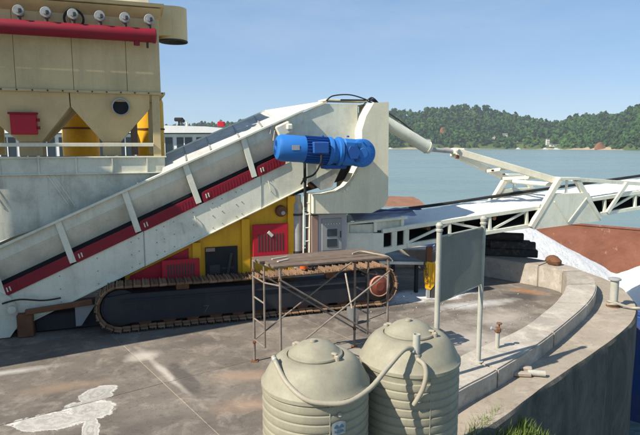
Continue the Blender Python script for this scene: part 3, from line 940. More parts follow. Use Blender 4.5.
MB().b2((1.84, 0.70, 0.80), (2.54, 0.737, 1.49), 0.008).build('opening_shade', M['black'], eh)  # black plate standing for the shade inside the engine opening
b = MB()
b.b2((1.92, 0.685, 0.9), (2.15, 0.70, 1.1), 0.01).b2((2.2, 0.69, 1.0), (2.45, 0.70, 1.04)).tube((2.3, 0.66, 0.85), (2.4, 0.66, 1.35), 0.03, 8)
b.build('engine_parts', M['dark'], eh)
b = MB().b2((1.85, 0.68, 1.40), (2.05, 0.698, 1.48), 0.005)
b.build('warning_plate', M['cabside'], eh)
b = MB().lathe([(0, 0.05), (0.10, 0.045), (0.13, 0.0), (0.13, -0.06)], (3.52, 0.66, 2.22), 18, FX)
b.build('lamp_housing', M['rust'], eh)
MB().lathe([(0, 0.02), (0.045, 0.015), (0.05, 0.0)], (3.55, 0.61, 2.18), 12, FX).build('lamp_lens', M['galv'], eh)

# ------------------------------------------------------------------ crawler undercarriage
cr = mthing('crawler_undercarriage', 'long dark steel crawler tracks with rusty brown shoes under the conveyor', 'tracks', (2.9, 1.2, 0.0))
RC, ZC, SA, SB = 0.44, 0.50, 0.10, 5.63
per = 2 * (SB - SA) + 2 * math.pi * RC
NS = 84
def loop(t):
    t = t % per
    d = SB - SA
    if t < d: return (SA + t, ZC + RC, 0.0)
    t -= d
    if t < math.pi * RC:
        a = t / RC
        return (SB + RC * math.sin(a), ZC + RC * math.cos(a), a)
    t -= math.pi * RC
    if t < d: return (SB - t, ZC - RC, math.pi)
    t -= d
    a = t / RC
    return (SA - RC * math.sin(a), ZC - RC * math.cos(a), math.pi + a)
b = MB()
pitch = per / NS
b.box((0, 0, 0.0), (pitch * 0.86, 0.52, 0.028), 0.006)
b.box((-pitch * 0.30, 0, 0.030), (0.022, 0.50, 0.034), 0.006)
b.box((pitch * 0.05, 0.0, 0.024), (0.016, 0.50, 0.022), 0.004)
b.box((0, -0.13, -0.03), (pitch * 0.95, 0.05, 0.05), 0.006).box((0, 0.13, -0.03), (pitch * 0.95, 0.05, 0.05), 0.006)
shoe = b.mesh('track_shoe', None, M['shoe'])
BC = BASE[cr.name]
for wc in (0.27, 2.2):
    for k in range(NS):
        s_, z, a = loop(k * pitch)
        sag = -0.035 * math.sin(math.pi * (s_ - SA) / (SB - SA)) if a == 0 else 0
        put(shoe, 'track_shoe', cr, (s_ - BC[0], wc - BC[1] + random.uniform(-.006, .006), z + sag + (random.uniform(0, .014) if a == math.pi else 0) - BC[2]), (random.uniform(-.02, .02), a + random.uniform(-.03, .03), 0))
    fr = MB().prism([(0.02, 0.20), (5.30, 0.20), (5.30, 0.74), (0.20, 0.78), (-0.16, 0.74), (-0.22, 0.50), (-0.12, 0.28)], wc - 0.21, wc + 0.17)
    fr.build('track_frame', M['navy'], cr)
    MB().beam((0.1, wc - 0.225, 0.66), (5.3, wc - 0.225, 0.62), 0.02, 0.03, 0.004).build('frame_cap', M['navy'], cr)
    MB().lathe([(0, 0.20), (0.10, 0.20), (0.12, 0.18), (0.30, 0.16), (0.36, 0.16), (0.38, 0.10), (0.38, -0.10), (0.36, -0.16), (0, -0.16)], (SA, wc, ZC), 24, FX).build('idler_wheel', M['navy'], cr)
    b = MB().lathe([(0.20, 0.205), (0.38, 0.13), (0.39, 0.08), (0.39, -0.08), (0.36, -0.16), (0, -0.16)], (SB, wc, ZC), 24, FX)
    b.build('drive_sprocket', M['dark'], cr)
    h_ = MB().lathe([(0, 0.30), (0.10, 0.30), (0.12, 0.285), (0.20, 0.28), (0.225, 0.27), (0.235, 0.24), (0.235, 0.19)], (SB, wc, ZC), 28, FX).build('hub_cover', M['hubred'], cr)
    MB().lathe([(0.215, 0.275), (0.228, 0.285), (0.245, 0.275), (0.245, 0.25)], (SB, wc, ZC), 28, FX).build('rim', M['redgrille'] if False else M['pinkrust'], h_)
    b = MB().lathe([(0, 0.05), (0.13, 0.05), (0.13, -0.05), (0, -0.05)], n=16, rot=FX).mesh('track_roller', None, M['rust'])
    for k in range(11):
        put(b, 'track_roller', cr, (0.55 + 0.47 * k - BC[0], wc - 0.08 - BC[1], 0.20 - BC[2]))
    for k in range(3):
        put(b, 'carrier_roller', cr, (1.3 + 1.6 * k - BC[0], wc - 0.1 - BC[1], 0.82 - BC[2]), (0, 0, 0))
MB().b2((0.6, 0.5, 0.45), (5.2, 1.95, 0.72), 0.02).build('chassis', M['navy'], cr)
# faint scratched mark on the near side frame, like a 7
b = MB()
b.beam((1.70, 0.056, 0.40), (1.80, 0.056, 0.405), 0.004, 0.012).beam((1.80, 0.056, 0.405), (1.72, 0.056, 0.27), 0.004, 0.012)
b.build('scratched_mark', paint('scuffed_navy', (0.10, 0.11, 0.115), (0.04, 0.045, 0.05), 0.6), cr)

# ------------------------------------------------------------------ loading boom
def zl(s): return 1.16 + 0.0885 * (s - 5.9)           # bottom of lower chord
def zu(s): return 1.70 + 0.0885 * (s - 5.9)           # top of upper chord
bo = mthing('loading_boom', 'white lattice loading boom carrying white powder out over the barge', 'conveyor', (6.0, 1.4, 1.2))
SE = 18.5
WN, WF = 0.60, 2.25
for w in (WN, WF):
    MB().beam((5.95, w, zu(5.95) - .05), (SE, w, zu(SE) - .05), 0.10, 0.10, 0.006).build('upper_chord', M['white'], bo)
    MB().beam((6.6, w, zl(6.6) + .05), (SE, w, zl(SE) + .05), 0.10, 0.10, 0.006).build('lower_chord', M['white'], bo)
    MB().prism([(4.99, 1.18), (5.9, 1.10), (6.65, zl(6.65)), (6.65, zu(6.65) - 0.1), (6.52, zu(6.52) - 0.1), (6.52, 1.30), (6.33, 1.28), (6.33, zu(6.33) - .1), (6.2, zu(6.2) - .1), (6.2, 1.27), (5.98, 1.26), (5.98, zu(5.98) - .1), (5.02, 1.66)], w - 0.03, w + 0.03).build('tail_plate', M['white'], bo)
    # box sides above the tail plate
    for s0, s1 in ((5.15, 5.75), (5.82, 6.45)):
        b = MB()
        b.b2((s0, w + 0.04, zu(s0) - 0.02), (s1, w + 0.06, zu(s0) + 0.20), 0.004)
        b.build('skirt_panel', M['white2'], bo)
    for s0 in (5.08, 5.78, 6.48):
        MB().b2((s0 - 0.04, w - 0.01, zu(s0) - 0.05), (s0 + 0.04, w + 0.035, zu(s0) + 0.24), 0.004).build('skirt_post', M['white'], bo)
    MB().beam((5.05, w, zu(5.3) + .23), (6.6, w, zu(6.5) + .19), 0.07, 0.05, 0.004).build('skirt_rail', M['white'], bo)
    st = [6.60, 7.78, 8.94, 10.06, 12.62, 13.7, 14.8, 15.9, 17.0, 18.0]
    for k, s_ in enumerate(st):
        MB().beam((s_, w, zl(s_) + 0.10), (s_ - 0.02, w, zu(s_) - 0.10), 0.08, 0.07, 0.004, up=(1, 0, 0)).build('web_post', M['white'], bo)
        if k + 1 < len(st) and st[k + 1] - s_ < 1.5:
            s2 = st[k + 1]
            if k % 2 == 0: p, q = (s_ + .04, w, zl(s_) + .10), (s2 - .04, w, zu(s2) - .10)
            else: p, q = (s_ + .04, w, zu(s_) - .10), (s2 - .04, w, zl(s2) + .10)
            if k == 0: p, q = (s_ + .04, w, zl(s_) + .12), (s2 - .04, w, zu(s2) - .12)
            MB().beam(p, q, 0.05, 0.06, 0.004).build('web_diagonal', M['white'], bo)
# thicker sloping brace behind the scaffold end, belt, far skirt, hose
b = MB().prism([(5.3, zu(5.3) - .12), (SE, zu(SE) - .12), (SE, zu(SE) - .09), (5.3, zu(5.3) - .09)], WN + 0.1, WF - 0.1)
b.build('belt', M['black'], bo)
b = MB().prism([(5.9, zl(5.9) + .08), (SE, zl(SE) + .08), (SE, zl(SE) + .10), (5.9, zl(5.9) + .10)], WN + 0.1, WF - 0.1)
b.build('return_belt', M['black'], bo)
roller = MB().tube((0, -0.72, 0), (0, 0.72, 0), 0.055, 10).mesh('roller', None, M['rust'])
for k in range(13):
    s_ = 6.3 + k * 0.95
    put(roller, 'roller', bo, (s_ - 6.0, 0.02, zu(s_) - 0.18 - 1.2))
    put(roller, 'return_roller', bo, (s_ - 6.0 + .3, 0.02, zl(s_) + 0.04 - 1.2))
MB().prism([(6.6, zl(6.6) + .02), (SE, zl(SE) + .02), (SE, zu(SE) - .13), (6.6, zu(6.6) - .13)], 1.95, 1.97).build('truss_shade', M['dark'], bo)  # dark sheet added to paint the shade inside the boom truss
b = MB()
b.path([(6.2, 2.25, zu(6.2) + .14), (7.5, 2.25, zu(7.5) + .11), (9, 2.25, zu(9) + .10), (11, 2.25, zu(11) + .12), (14, 2.25, zu(14) + .12), (18, 2.25, zu(18) + .12)], 0.042, 8, 4)
b.build('rubber_skirt', M['black'], bo)
# A frame
for w, ds in ((0.53, 0.0), (2.35, -0.22)):
    a0, a1, t0, t1, r1, r0 = (10.08 + ds, 1.50), (10.62 + ds, 1.50), (10.93 + ds, 2.84), (11.60 + ds, 2.80), (12.46 + ds, 1.62), (12.20 + ds, 1.62)
    MB().beam((a0[0] + .06, w, a0[1] + .05), (t0[0] + .06, w, t0[1] - .04), 0.14, 0.13, 0.006).build('frame_leg', M['cream'], bo)
    MB().beam((t1[0] - .05, w, t1[1] - .06), (r1[0] - .08, w, r1[1] + .04), 0.12, 0.13, 0.006).build('frame_leg', M['white'], bo)
    MB().beam((t0[0], w, 2.80), (t1[0], w, 2.78), 0.15, 0.07, 0.006).build('frame_top', M['white'], bo)
    MB().beam((10.78 + ds, w, 2.36), (11.92 + ds, w, 2.36), 0.08, 0.10, 0.006).build('frame_bar', M['white'], bo)
    MB().beam((11.22 + ds, w, 2.41), (11.22 + ds, w, 2.77), 0.05, 0.05).build('frame_strut', M['white'], bo)
    MB().prism([(10.22 + ds, 1.50), (12.40 + ds, 1.63), (11.93 + ds, 2.40), (10.76 + ds, 2.40)], w - 0.058, w - 0.040).build('gusset_plate', M['white'], bo)
    for p, q in (((10.80 + ds, 2.20), (11.28 + ds, 1.62)), ((11.28 + ds, 1.62), (11.84 + ds, 2.24)), ((11.84 + ds, 2.26), (12.32 + ds, 1.70))):
        MB().beam((p[0], w - 0.068, p[1]), (q[0], w - 0.068, q[1]), 0.02, 0.035).build('gusset_rib', M['white2'], bo)
MB().tube((10.95, 0.5, 2.62), (10.75, 2.4, 2.62), 0.06, 10).build('cross_tube', M['white'], bo)
MB().tube((10.40, 0.5, 2.1), (10.2, 2.4, 2.1), 0.05, 10).build('cross_tube', M['white'], bo)
MB().beam((11.5, 0.62, 2.76), (14.6, 0.62, zu(14.6) + .06), 0.10, 0.10, 0.006).build('back_stay', M['white'], bo)
MB().beam((11.3, 2.3, 2.76), (14.4, 2.3, zu(14.4) + .06), 0.10, 0.10, 0.006).build('back_stay', M['white'], bo)
MB().beam((12.66, 0.54, zl(12.66) + .06), (13.3, 0.54, 2.62), 0.06, 0.11, 0.004).build('side_brace', M['white'], bo)

# white powder riding on the boom belt
bm = bmesh.new()
rows = []
NSEG = 90
for i in range(NSEG + 1):
    s_ = 6.75 + (SE - 6.8) * i / NSEG
    row = []
    for j in range(13):
        f = j / 12
        w = WN + 0.07 + (WF - WN - 0.14) * f
        hgt = (0.20 + 0.05 * mnoise.noise((s_ * 1.4, 0, 3)) + 0.03 * mnoise.noise((s_ * 5, f * 4, 1))) * (math.sin(math.pi * (0.1 + 0.8 * f)) ** 0.7) * (0.75 + 0.5 * f)
        hgt *= min(1, i / 6)
        q = mw(s_, w, zu(s_) - 0.085 + max(hgt, 0.004))
        row.append(bm.verts.new(q))
    rows.append(row)
for r0, r1 in zip(rows, rows[1:]):
    for j in range(12):
        bm.faces.new((r0[j], r0[j + 1], r1[j + 1], r1[j]))
b = MB(); b.bm.free(); b.bm = bm
tag(b.build('powder_on_belt', M['powder'], smooth=60), 'white powder heaped along the belt of the loading boom', 'powder', kind='stuff')

# crumpled sheets at the boom's tail
def sheet(name, label, cat, pts_fn, nu, nv, mat, thick=0.006):
    bm = bmesh.new()
    g = [[bm.verts.new(pts_fn(i / nu, j / nv)) for j in range(nv + 1)] for i in range(nu + 1)]
    for i in range(nu):
        for j in range(nv):
            bm.faces.new((g[i][j], g[i + 1][j], g[i + 1][j + 1], g[i][j + 1]))
    bmesh.ops.solidify(bm, geom=bm.faces[:], thickness=thick)
    b = MB(); b.bm.free(); b.bm = bm
    return tag(b.build(name, mat, smooth=50), label, cat)
sheet('rusted_sheet', 'pinkish rusted steel sheet curved over the far side of the boom tail', 'sheet',
      lambda u, v: mw(6.3 + 1.9 * u, 2.5 + 0.9 * (1 - v), 2.02 + 0.20 * math.sin(math.pi * (1 - v) * 0.55) - 0.06 * u + 0.03 * mnoise.noise((u * 5, v * 5, 0))), 12, 6, M['pinkrust'])
sheet('pale_tarp', 'pale lilac tarp bunched over the near side of the boom tail', 'tarp',
      lambda u, v: mw(5.30 + 1.65 * u, 0.72 + 0.5 * v, 1.93 + 0.14 * v + 0.05 * mnoise.noise((u * 7, v * 3, 2)) + 0.05 * u), 18, 6, M['tarp'])
sheet('navy_strap', 'dark navy strip of cloth laid across the pale tarp', 'strap',
      lambda u, v: mw(5.45 + 1.7 * u, 0.86 + 0.10 * v, 2.07 + 0.02 * u + 0.03 * v + 0.04 * mnoise.noise((u * 6, 0, 7))), 18, 2, M['tarpdark'])

# luffing arms from the apex of the cylinder to the A frame
lf = mthing('luffing_frame', 'beige two armed luffing frame reaching from cylinder rod to boom A frame', 'frame', (9.8, 1.3, 2.8))
apex = Vector((8.25, 1.25, 3.50))
MB().beam(apex + Vector((0, -0.08, 0)), (11.0, 0.62, 2.72), 0.16, 0.17, 0.01).build('arm', M['cream'], lf)
MB().beam(apex + Vector((0.0, 0.08, -0.05)), (10.75, 2.2, 2.66), 0.14, 0.15, 0.01).build('arm', M['cream'], lf)
MB().beam((9.6, 0.95, 3.05), (9.6, 1.75, 2.95), 0.08, 0.08, 0.006).build('cross_bar', M['cream'], lf)
MB().beam((10.4, 0.8, 2.82), (10.3, 2.0, 2.72), 0.08, 0.08, 0.006).build('cross_bar', M['cream'], lf)
MB().tube(apex + Vector((0.02, -0.2, 0)), apex + Vector((0.02, 0.2, 0)), 0.05, 12).build('pin', M['galv'], lf)
MB().box(apex + Vector((0.1, 0, 0)), (0.3, 0.26, 0.16), 0.03).build('clevis', M['white'], lf)
MB().box(apex + Vector((0.02, -0.12, -0.12)), (0.1, 0.05, 0.12), 0.01).build('lug', M['rust'], lf)
for k in range(3):
    MB().box((9.4 + 0.5 * k, 1.2 + 0.2 * k, 3.0 - 0.12 * k), (0.07, 0.05, 0.05), 0.01).build('clip', M['rust'], lf)
hy = mthing('hydraulic_cylinder', 'thick pale hydraulic cylinder sloping down from the hood towards the boom', 'cylinder', (6.9, 1.25, 3.8))
c0 = Vector((5.75, 1.25, 4.50)); c1 = Vector((7.47, 1.25, 3.60)); 
d_ = (c1 - c0).normalized()
MB().tube(c0, c1, 0.155, 20).build('barrel', M['white'], hy)
MB().tube(c1, c1 + d_ * 0.10, 0.165, 20, 0.12).build('gland', M['white2'], hy)
MB().tube(c1 + d_ * 0.1, apex - Vector((0.05, 0, 0)), 0.055, 12).build('rod', M['galv'], hy)
MB().path([c0 + Vector((0.1, 0.05, 0.22)), c0 + Vector((0.5, 0.05, 0.02)), c0 + Vector((1.1, 0.05, -0.33)), c1 + Vector((-0.05, 0.05, 0.14))], 0.018, 6).build('oil_line', M['dark'], hy)
b = MB()
for k in range(3):
    b.path([c0 + Vector((-0.05, -0.02 * k, 0.1)), c0 + Vector((0.15, -0.04 * k, 0.22 + .03 * k)), c0 + Vector((0.42, 0, 0.1)), c0 + Vector((0.5, 0.05, 0.0))], 0.016, 6)
b.build('oil_hose', M['black'], hy)

# ------------------------------------------------------------------ feed hopper below the dust collector
fh = mthing('feed_hopper', 'stained pale feed hopper with ribbed top girder above the conveyor', 'hopper', (-1.0, 1.5, 2.2))
HS0, HS1 = -6.2, 1.10
gd = MB().b2((HS0, 0.86, 3.115), (HS1 - .02, 0.88, 3.415)).build('girder', M['white2'], fh)
MB().b2((HS0, 0.82, 3.415), (HS1 + .02, 0.98, 3.44), 0.004).build('top_flange', M['white'], gd)
MB().b2((HS0, 0.82, 3.09), (HS1 + .01, 0.98, 3.115), 0.004).build('bottom_flange', M['white2'], gd)
for k in range(-7, 4):
    s_ = 0.06 + 0.67 * k
    if HS0 < s_ < HS1: MB().b2((s_ - 0.012, 0.825, 3.116), (s_ + 0.012, 0.859, 3.414)).build('stiffener', M['white'], gd)
MB().prism([(HS0, 3.09), (1.04, 3.09), (1.04, 3.02), (-1.5, 2.0), (HS0, 0.5)], 0.88, 0.90).build('hopper_wall', M['hopper'], fh)
MB().b2((1.06, 0.88, 3.0), (1.09, 2.9, 3.41)).build('end_plate', M['white2'], fh)
for s_ in (-2.3, -1.14, 0.42):
    for d in (0.0, 0.11):
        MB().beam((s_ + d, 0.872, 3.08), (s_ + d + 0.36, 0.872, 3.08 - 0.62), 0.016, 0.03).build('wall_rib', M['white2'], fh)
MB().b2((HS0, 2.9, 1.8), (1.05, 2.93, 3.41)).build('back_wall', M['hopper'], fh)

# ------------------------------------------------------------------ dust collector
dc = mthing('dust_collector', 'large beige dust collector with red pipe and twin hoppers above the conveyor', 'dust collector', (-1.5, 2.2, 3.45))
DW0, DW1 = 0.90, 3.3
for s0, s1 in ((-6.0, -4.6), (-4.6, -3.6), (-3.6, -2.6), (-2.6, -1.59), (-1.59, -0.58), (-0.58, 0.41), (0.41, 1.06)):
    MB().b2((s0 + 0.004, DW0, 4.74), (s1 - 0.004, DW0 + 0.03, 6.34), 0.003).build('wall_panel', M['beige'], dc)
MB().b2((1.03, DW0 + 0.031, 4.74), (1.06, DW1, 6.34), 0.003).build('end_panel', M['beige'], dc)
MB().b2((-6.0, DW1 - .03, 4.74), (1.029, DW1, 6.34)).build('back_panel', M['beige'], dc)
b = MB().prism([(0.80, 6.345), (0.62, 6.36), (0.60, 6.42), (DW1, 6.42), (DW1, 6.345)], -6.1, 1.16, 'x')
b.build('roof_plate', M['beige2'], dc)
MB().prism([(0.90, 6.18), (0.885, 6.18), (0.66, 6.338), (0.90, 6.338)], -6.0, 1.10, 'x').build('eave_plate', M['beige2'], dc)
MB().b2((-6, 1.05, 6.425), (0.9, DW1 - .1, 7.3), 0.01).build('upper_box', M['cream'], dc)
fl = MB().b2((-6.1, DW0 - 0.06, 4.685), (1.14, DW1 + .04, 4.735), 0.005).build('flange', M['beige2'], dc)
bolt2 = MB().lathe([(0.0, 0.02), (0.016, 0.018), (0.016, 0.0)], rot=FX, n=6).mesh('flange_bolt', None, M['dark'])
for k in range(13):
    q = (-2.1 + 0.265 * k, DW0 - 0.06, 4.71)
    put(bolt2, 'flange_bolt', fl, tuple(a - c for a, c in zip(q, BASE[dc.name])))
# hoppers
def frustum(s0, s1, t0, t1, zt, zbm, zn):
    b = MB()
    T = [(s0, DW0 + .02), (s1, DW0 + .02), (s1, DW1 - .02), (s0, DW1 - .02)]
    Bq = [(t0, 1.75), (t1, 1.75), (t1, 2.35), (t0, 2.35)]
    V = [[b.bm.verts.new((x, y, z)) for x, y in Q] for Q, z in ((T, zt), (Bq, zbm), (Bq, zn))]
    for A, C in zip(V, V[1:]):
        for k in range(4):
            b.bm.faces.new((A[k], A[(k + 1) % 4], C[(k + 1) % 4], C[k]))
    return b
# front faces in the photograph stay near the wall plane, so the hopper narrows mainly along s
def hop(s0, s1, t0, t1):
    b = MB()
    f = lambda z: DW0 + 0.03 + (4.68 - z) * 0.30
    prof = [(s0, 4.684), (s1, 4.684), (s1, 4.42), (t1, 3.74), (t0, 3.74), (s0, 4.42)]
    A = [b.bm.verts.new((s_, f(z), z)) for s_, z in prof]
    C = [b.bm.verts.new((s_, DW1 - 0.03 - (4.68 - z) * 0.9, z)) for s_, z in prof]
    b.bm.faces.new(A); b.bm.faces.new(C[::-1])
    for k in range(6):
        b.bm.faces.new((A[k], C[k], C[(k + 1) % 6], A[(k + 1) % 6]))
    h = b.build('hopper', M['beige'], dc, 20)
    MB().b2((t0, f(3.74) + 0.01, 3.45), (t1, f(3.74) + 0.5, 3.739), 0.006).build('outlet_spout', M['beige2'], h)
    return h, f
h1, f1 = hop(-0.66, 0.83, -0.12, 0.24)
h2, f2 = hop(-2.32, -0.68, -1.66, -1.24)
h3, f3 = hop(-4.0, -2.34, -3.3, -2.9)
ROT_F = Matrix.Rotation(R(90) - math.atan(0.30), 4, 'X')
b = MB().lathe([(0.15, -0.05), (0.15, 0.10), (0.175, 0.10), (0.175, 0.07), (0.16, 0.07)], (0.27, f1(4.42) - 0.01, 4.43), 24, FX)
p_ = b.build('port_ring', M['galv'], h1)
MB().lathe([(0, 0.0), (0.15, 0.0), (0.15, 0.03)], (0.27, f1(4.42) - 0.035, 4.43), 24, FX).build('port_hole', M['black'], p_)
ht = MB().b2((-1.74, f2(4.3) - 0.10, 3.87), (-1.28, f2(4.3) + 0.02, 4.29), 0.012).build('hatch', M['redgrille'], h2)
MB().b2((-1.77, f2(4.3) - 0.13, 4.255), (-1.25, f2(4.3) - 0.06, 4.295), 0.006).build('hatch_lip', M['red'], ht)
for z in (4.0, 4.15):
    MB().tube((-1.25, f2(4.3) - 0.11, z - .03), (-1.25, f2(4.3) - 0.11, z + .03), 0.03, 8).build('hatch_latch', M['red'], ht)
# legs and cross bar
for s_ in (0.95, -2.33, -4.6):
    for w in (DW0 + 0.05, DW1 - 0.1):
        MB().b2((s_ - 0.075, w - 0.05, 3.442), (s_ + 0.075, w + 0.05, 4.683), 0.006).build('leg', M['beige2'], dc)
MB().b2((0.45, 2.35, 3.442), (0.60, 2.5, 4.6), 0.006).build('brace_post', M['cabside'], dc)
MB().b2((-6, 0.86, 3.64), (0.872, 0.90, 3.71), 0.005).build('cross_bar', M['cream'], dc)
# red air pipe and pulse valves
pp = MB().tube((-6.0, 0.60, 5.83), (0.95, 0.60, 5.80), 0.135, 20).build('air_pipe', M['red'], dc)
MB().lathe([(0, 0.05), (0.11, 0.04), (0.145, 0.02), (0.145, -0.03)], (0.955, 0.60, 5.80), 20, Matrix.Rotation(R(90), 4, 'Y')).build('end_cap', M['red'], pp)
MB().tube((0.62, 0.6, 5.60), (0.62, 0.6, 5.70), 0.06, 10).build('drain_boss', M['red'], pp)
MB().tube((0.82, 0.6, 5.56), (0.82, 0.6, 5.68), 0.022, 8).build('drain_cock', M['dark'], pp)
for s_ in (-2.4, 0.4, -5):
    MB().beam((s_, 0.62, 5.82), (s_, 0.90, 5.82), 0.05, 0.08).build('pipe_bracket', M['beige2'], pp)
for k, s_ in enumerate((-5.4, -4.6, -3.8, -3.0, -2.25, -1.41, -0.96, -0.50, -0.03, 0.42, 0.87)):
    q = Vector((s_, 0.58, 6.10))
    v = MB().tube(q + Vector((0, 0.02, -0.19)), q + Vector((0, 0.02, 0)), 0.035, 8).tube(q + Vector((0, 0, -.02)), q + Vector((0, 0.32, -0.0)), 0.045, 8).build('pulse_valve', M['dark'], dc)
    MB().lathe([(0, 0.09), (0.045, 0.09), (0.05, 0.05), (0.09, 0.05), (0.10, 0.03), (0.10, -0.03), (0.06, -0.06)], q, 14, FX).build('valve_cap', M['galv'], v)
    b = MB().box(q + Vector((0.03, -0.09, -0.01)), (0.05, 0.05, 0.07), 0.008)
    b.build('solenoid', M['dark'], v)
    if k == 7:
        b = MB().lathe([(0.15, 0), (0.19, 0), (0.19, 0.05), (0.15, 0.05)], q + Vector((0, 0.20, -0.05)), 24, FX)
        b.build('port_flange', M['black'], v)
# outlet duct on the end panel
du = MB().lathe([(0.30, 5.86), (0.30, 6.56), (0, 6.57)], (1.40, 1.6, 0), 26).build('outlet_duct', M['beige'], dc)
MB().lathe([(0.295, 5.861), (0.27, 5.90), (0.27, 6.3)], (1.40, 1.6, 0), 26).build('duct_lining', M['dark'], du)
MB().b2((1.062, 1.3, 5.95), (1.35, 1.9, 6.56), 0.01).build('duct_neck', M['beige'], du)
MB().lathe([(0.302, 5.86), (0.308, 5.865), (0.308, 5.89), (0.302, 5.895)], (1.40, 1.6, 0), 26).build('duct_rim', M['dark'], du)

# yellow silos behind, with dark bands
for i, (sc_, wc_, r_) in enumerate(((-0.72, 4.1, 0.43), (0.95, 4.3, 0.36))):
    ys = mthing('yellow_silo', ['yellow cylindrical silo seen between the two dust collector hoppers', 'yellow cylindrical silo behind the right leg of the dust collector'][i], 'silo', (sc_, wc_, 0.0))
    MB().lathe([(r_, 0.6), (r_, 3.9), (r_, 4.75), (r_ * 0.8, 5.0), (0.1, 5.1), (0, 5.1)], (sc_, wc_, 0), 24).build('shell', M['yellow'], ys)
    for z in (2.2, 4.05):
        MB().lathe([(r_ + .003, z), (r_ + .02, z + .004), (r_ + .02, z + .04), (r_ + .003, z + .044)], (sc_, wc_, 0), 24).build('band', M['rust'], ys)
    for k in range(3):
        an = 2.1 * k + .4
        MB().tube((sc_ + r_ * .8 * math.cos(an), wc_ + r_ * .8 * math.sin(an), 0), (sc_ + r_ * .8 * math.cos(an), wc_ + r_ * .8 * math.sin(an), 0.65), 0.05, 8).build('leg', M['yellow'], ys)
# ------------------------------------------------------------------ plate, prop and odds and ends by the right end of the tracks
sp = mthing('steel_platform', 'blue grey steel plate platform behind the right end of the tracks', 'platform', (6.7, 1.4, 0.0))
MB().prism([(5.95, 0.88), (7.15, 0.78), (7.15, 0.81), (5.95, 0.91)], 0.75, 2.3).build('plate', M['deckblue'], sp)
MB().beam((5.95, 0.74, 0.87), (7.15, 0.74, 0.77), 0.03, 0.07, 0.004).build('edge_rail', M['white'], sp)
for s_, w in ((6.05, 0.9), (7.05, 0.9), (6.05, 2.2), (7.05, 2.2)):
    MB().b2((s_ - .04, w - .04, 0), (s_ + .04, w + .04, 0.77), 0.004).build('leg', M['navy'], sp)
pr = thing('boom_prop', 'yellow and brown steel prop standing under the loading boom', 'prop', (2.62, 13.2, 0.0))
b = MB().prism([(2.54, 0.24), (2.66, 0.20), (2.74, 0.30), (2.80, 0.52), (2.76, 0.86), (2.56, 0.90), (2.50, 0.62)], 13.14, 13.28)
b.b2((2.60, 13.115, 0.30), (2.63, 13.139, 0.85)).b2((2.70, 13.115, 0.40), (2.73, 13.139, 0.84))
b.build('prop_body', M['yellow'], pr)
b = MB()
for k in range(6):
    b.lathe([(0.018, -0.008), (0.03, -0.008), (0.03, 0.008), (0.018, 0.008), (0.018, -0.008)], (2.52 + 0.008 * k, 13.11, 0.80 - 0.07 * k), 10, FX if k % 2 else Matrix.Rotation(R(90), 4, 'Y'))
b.build('chain', M['dark'], pr)
MB().b2((2.55, 13.16, 0.861), (2.70, 13.28, 1.25), 0.01).build('prop_head', M['rust'], pr)
MB().b2((2.57, 13.15, 0.0), (2.66, 13.27, 0.299), 0.01).build('prop_foot', M['grey'], pr)
MB().b2((2.68, 13.15, 0.0), (2.77, 13.27, 0.299), 0.01).build('prop_foot', M['dark'], pr)
for k in range(3):
    MB().b2((2.80, 13.13, 0.45 + 0.12 * k), (2.92, 13.2, 0.52 + 0.12 * k), 0.008).build('striped_bar', M['white'] if k % 2 == 0 else M['black'], pr)
tb = mthing('plastic_tub', 'small orange red plastic tub on top of the track behind scaffold', 'tub', (3.95, 0.30, 0.98))
MB().lathe([(0.09, 0.98), (0.11, 1.13), (0.12, 1.13), (0.12, 1.15), (0.095, 1.15), (0.085, 1.0), (0, 1.0)], (3.92, 0.28, 0), 14).build('bowl', M['orange'], tb)
MB().path([(3.80, 0.28, 1.14), (3.86, 0.2, 1.2), (3.98, 0.2, 1.2), (4.04, 0.28, 1.14)], 0.008, 6).build('handle', M['white'], tb)
sh = thing('shovel', 'long handled steel shovel leaning against the track behind the scaffold', 'shovel', (0.72, 11.2, 0.0))
MB().tube((0.66, 11.22, 0.32), (0.53, 11.42, 1.02), 0.018, 8).build('handle', M['palewood'], sh)
b = MB()
g_ = []
for i in range(6):
    f = i / 5
    wv = 0.12 * (1 - 0.5 * max(0, f - 0.55) / 0.45) if f > 0 else 0.09
    c = Vector((0.66 + 0.05 * f, 11.22 - 0.10 * f, 0.36 - 0.36 * f))
    g_.append([b.bm.verts.new(c + Vector((dx * wv, 0.03 * dx * dx, 0))) for dx in (-1, -0.5, 0, 0.5, 1)])
for r0, r1 in zip(g_, g_[1:]):
    for k in range(4): b.bm.faces.new((r0[k], r0[k + 1], r1[k + 1], r1[k]))
bmesh.ops.solidify(b.bm, geom=b.bm.faces[:], thickness=0.004)
b.build('blade', M['grey'], sh)

# ------------------------------------------------------------------ black timbers on the far parapet, rock
tspots = [((4.55, 15.75, 0.66), (6.05, 15.30, 0.66)), ((4.6, 16.0, 0.66), (6.1, 15.55, 0.66)), ((4.85, 15.7, 0.87), (6.0, 15.35, 0.87)), ((4.7, 15.9, 1.08), (5.75, 15.6, 1.08)), ((4.6, 16.05, 0.87), (5.95, 15.62, 0.87))]
names = ['black tarred timber at the bottom front of the stack under the boom', 'black tarred timber at the bottom rear of the stack under the boom',
         'black tarred timber lying second in the front of the stack', 'short black tarred timber on top of the stack under the boom', 'black tarred timber lying second in the rear of the stack']
for (p, q), nm in zip(tspots, names):
    tag(MB().beam(p, q, 0.22, 0.205, 0.02).build('timber_baulk', M['blacktimber']), nm, 'timber', 'black timbers stacked on the far parapet')
bm = bmesh.new()
bmesh.ops.create_icosphere(bm, subdivisions=2, radius=0.20)
for v in bm.verts:
    v.co *= 1 + 0.35 * mnoise.noise(v.co * 5)
    v.co.z *= 0.75
bmesh.ops.translate(bm, verts=bm.verts, vec=(6.12, 14.4, 0.66))
b = MB(); b.bm.free(); b.bm = bm
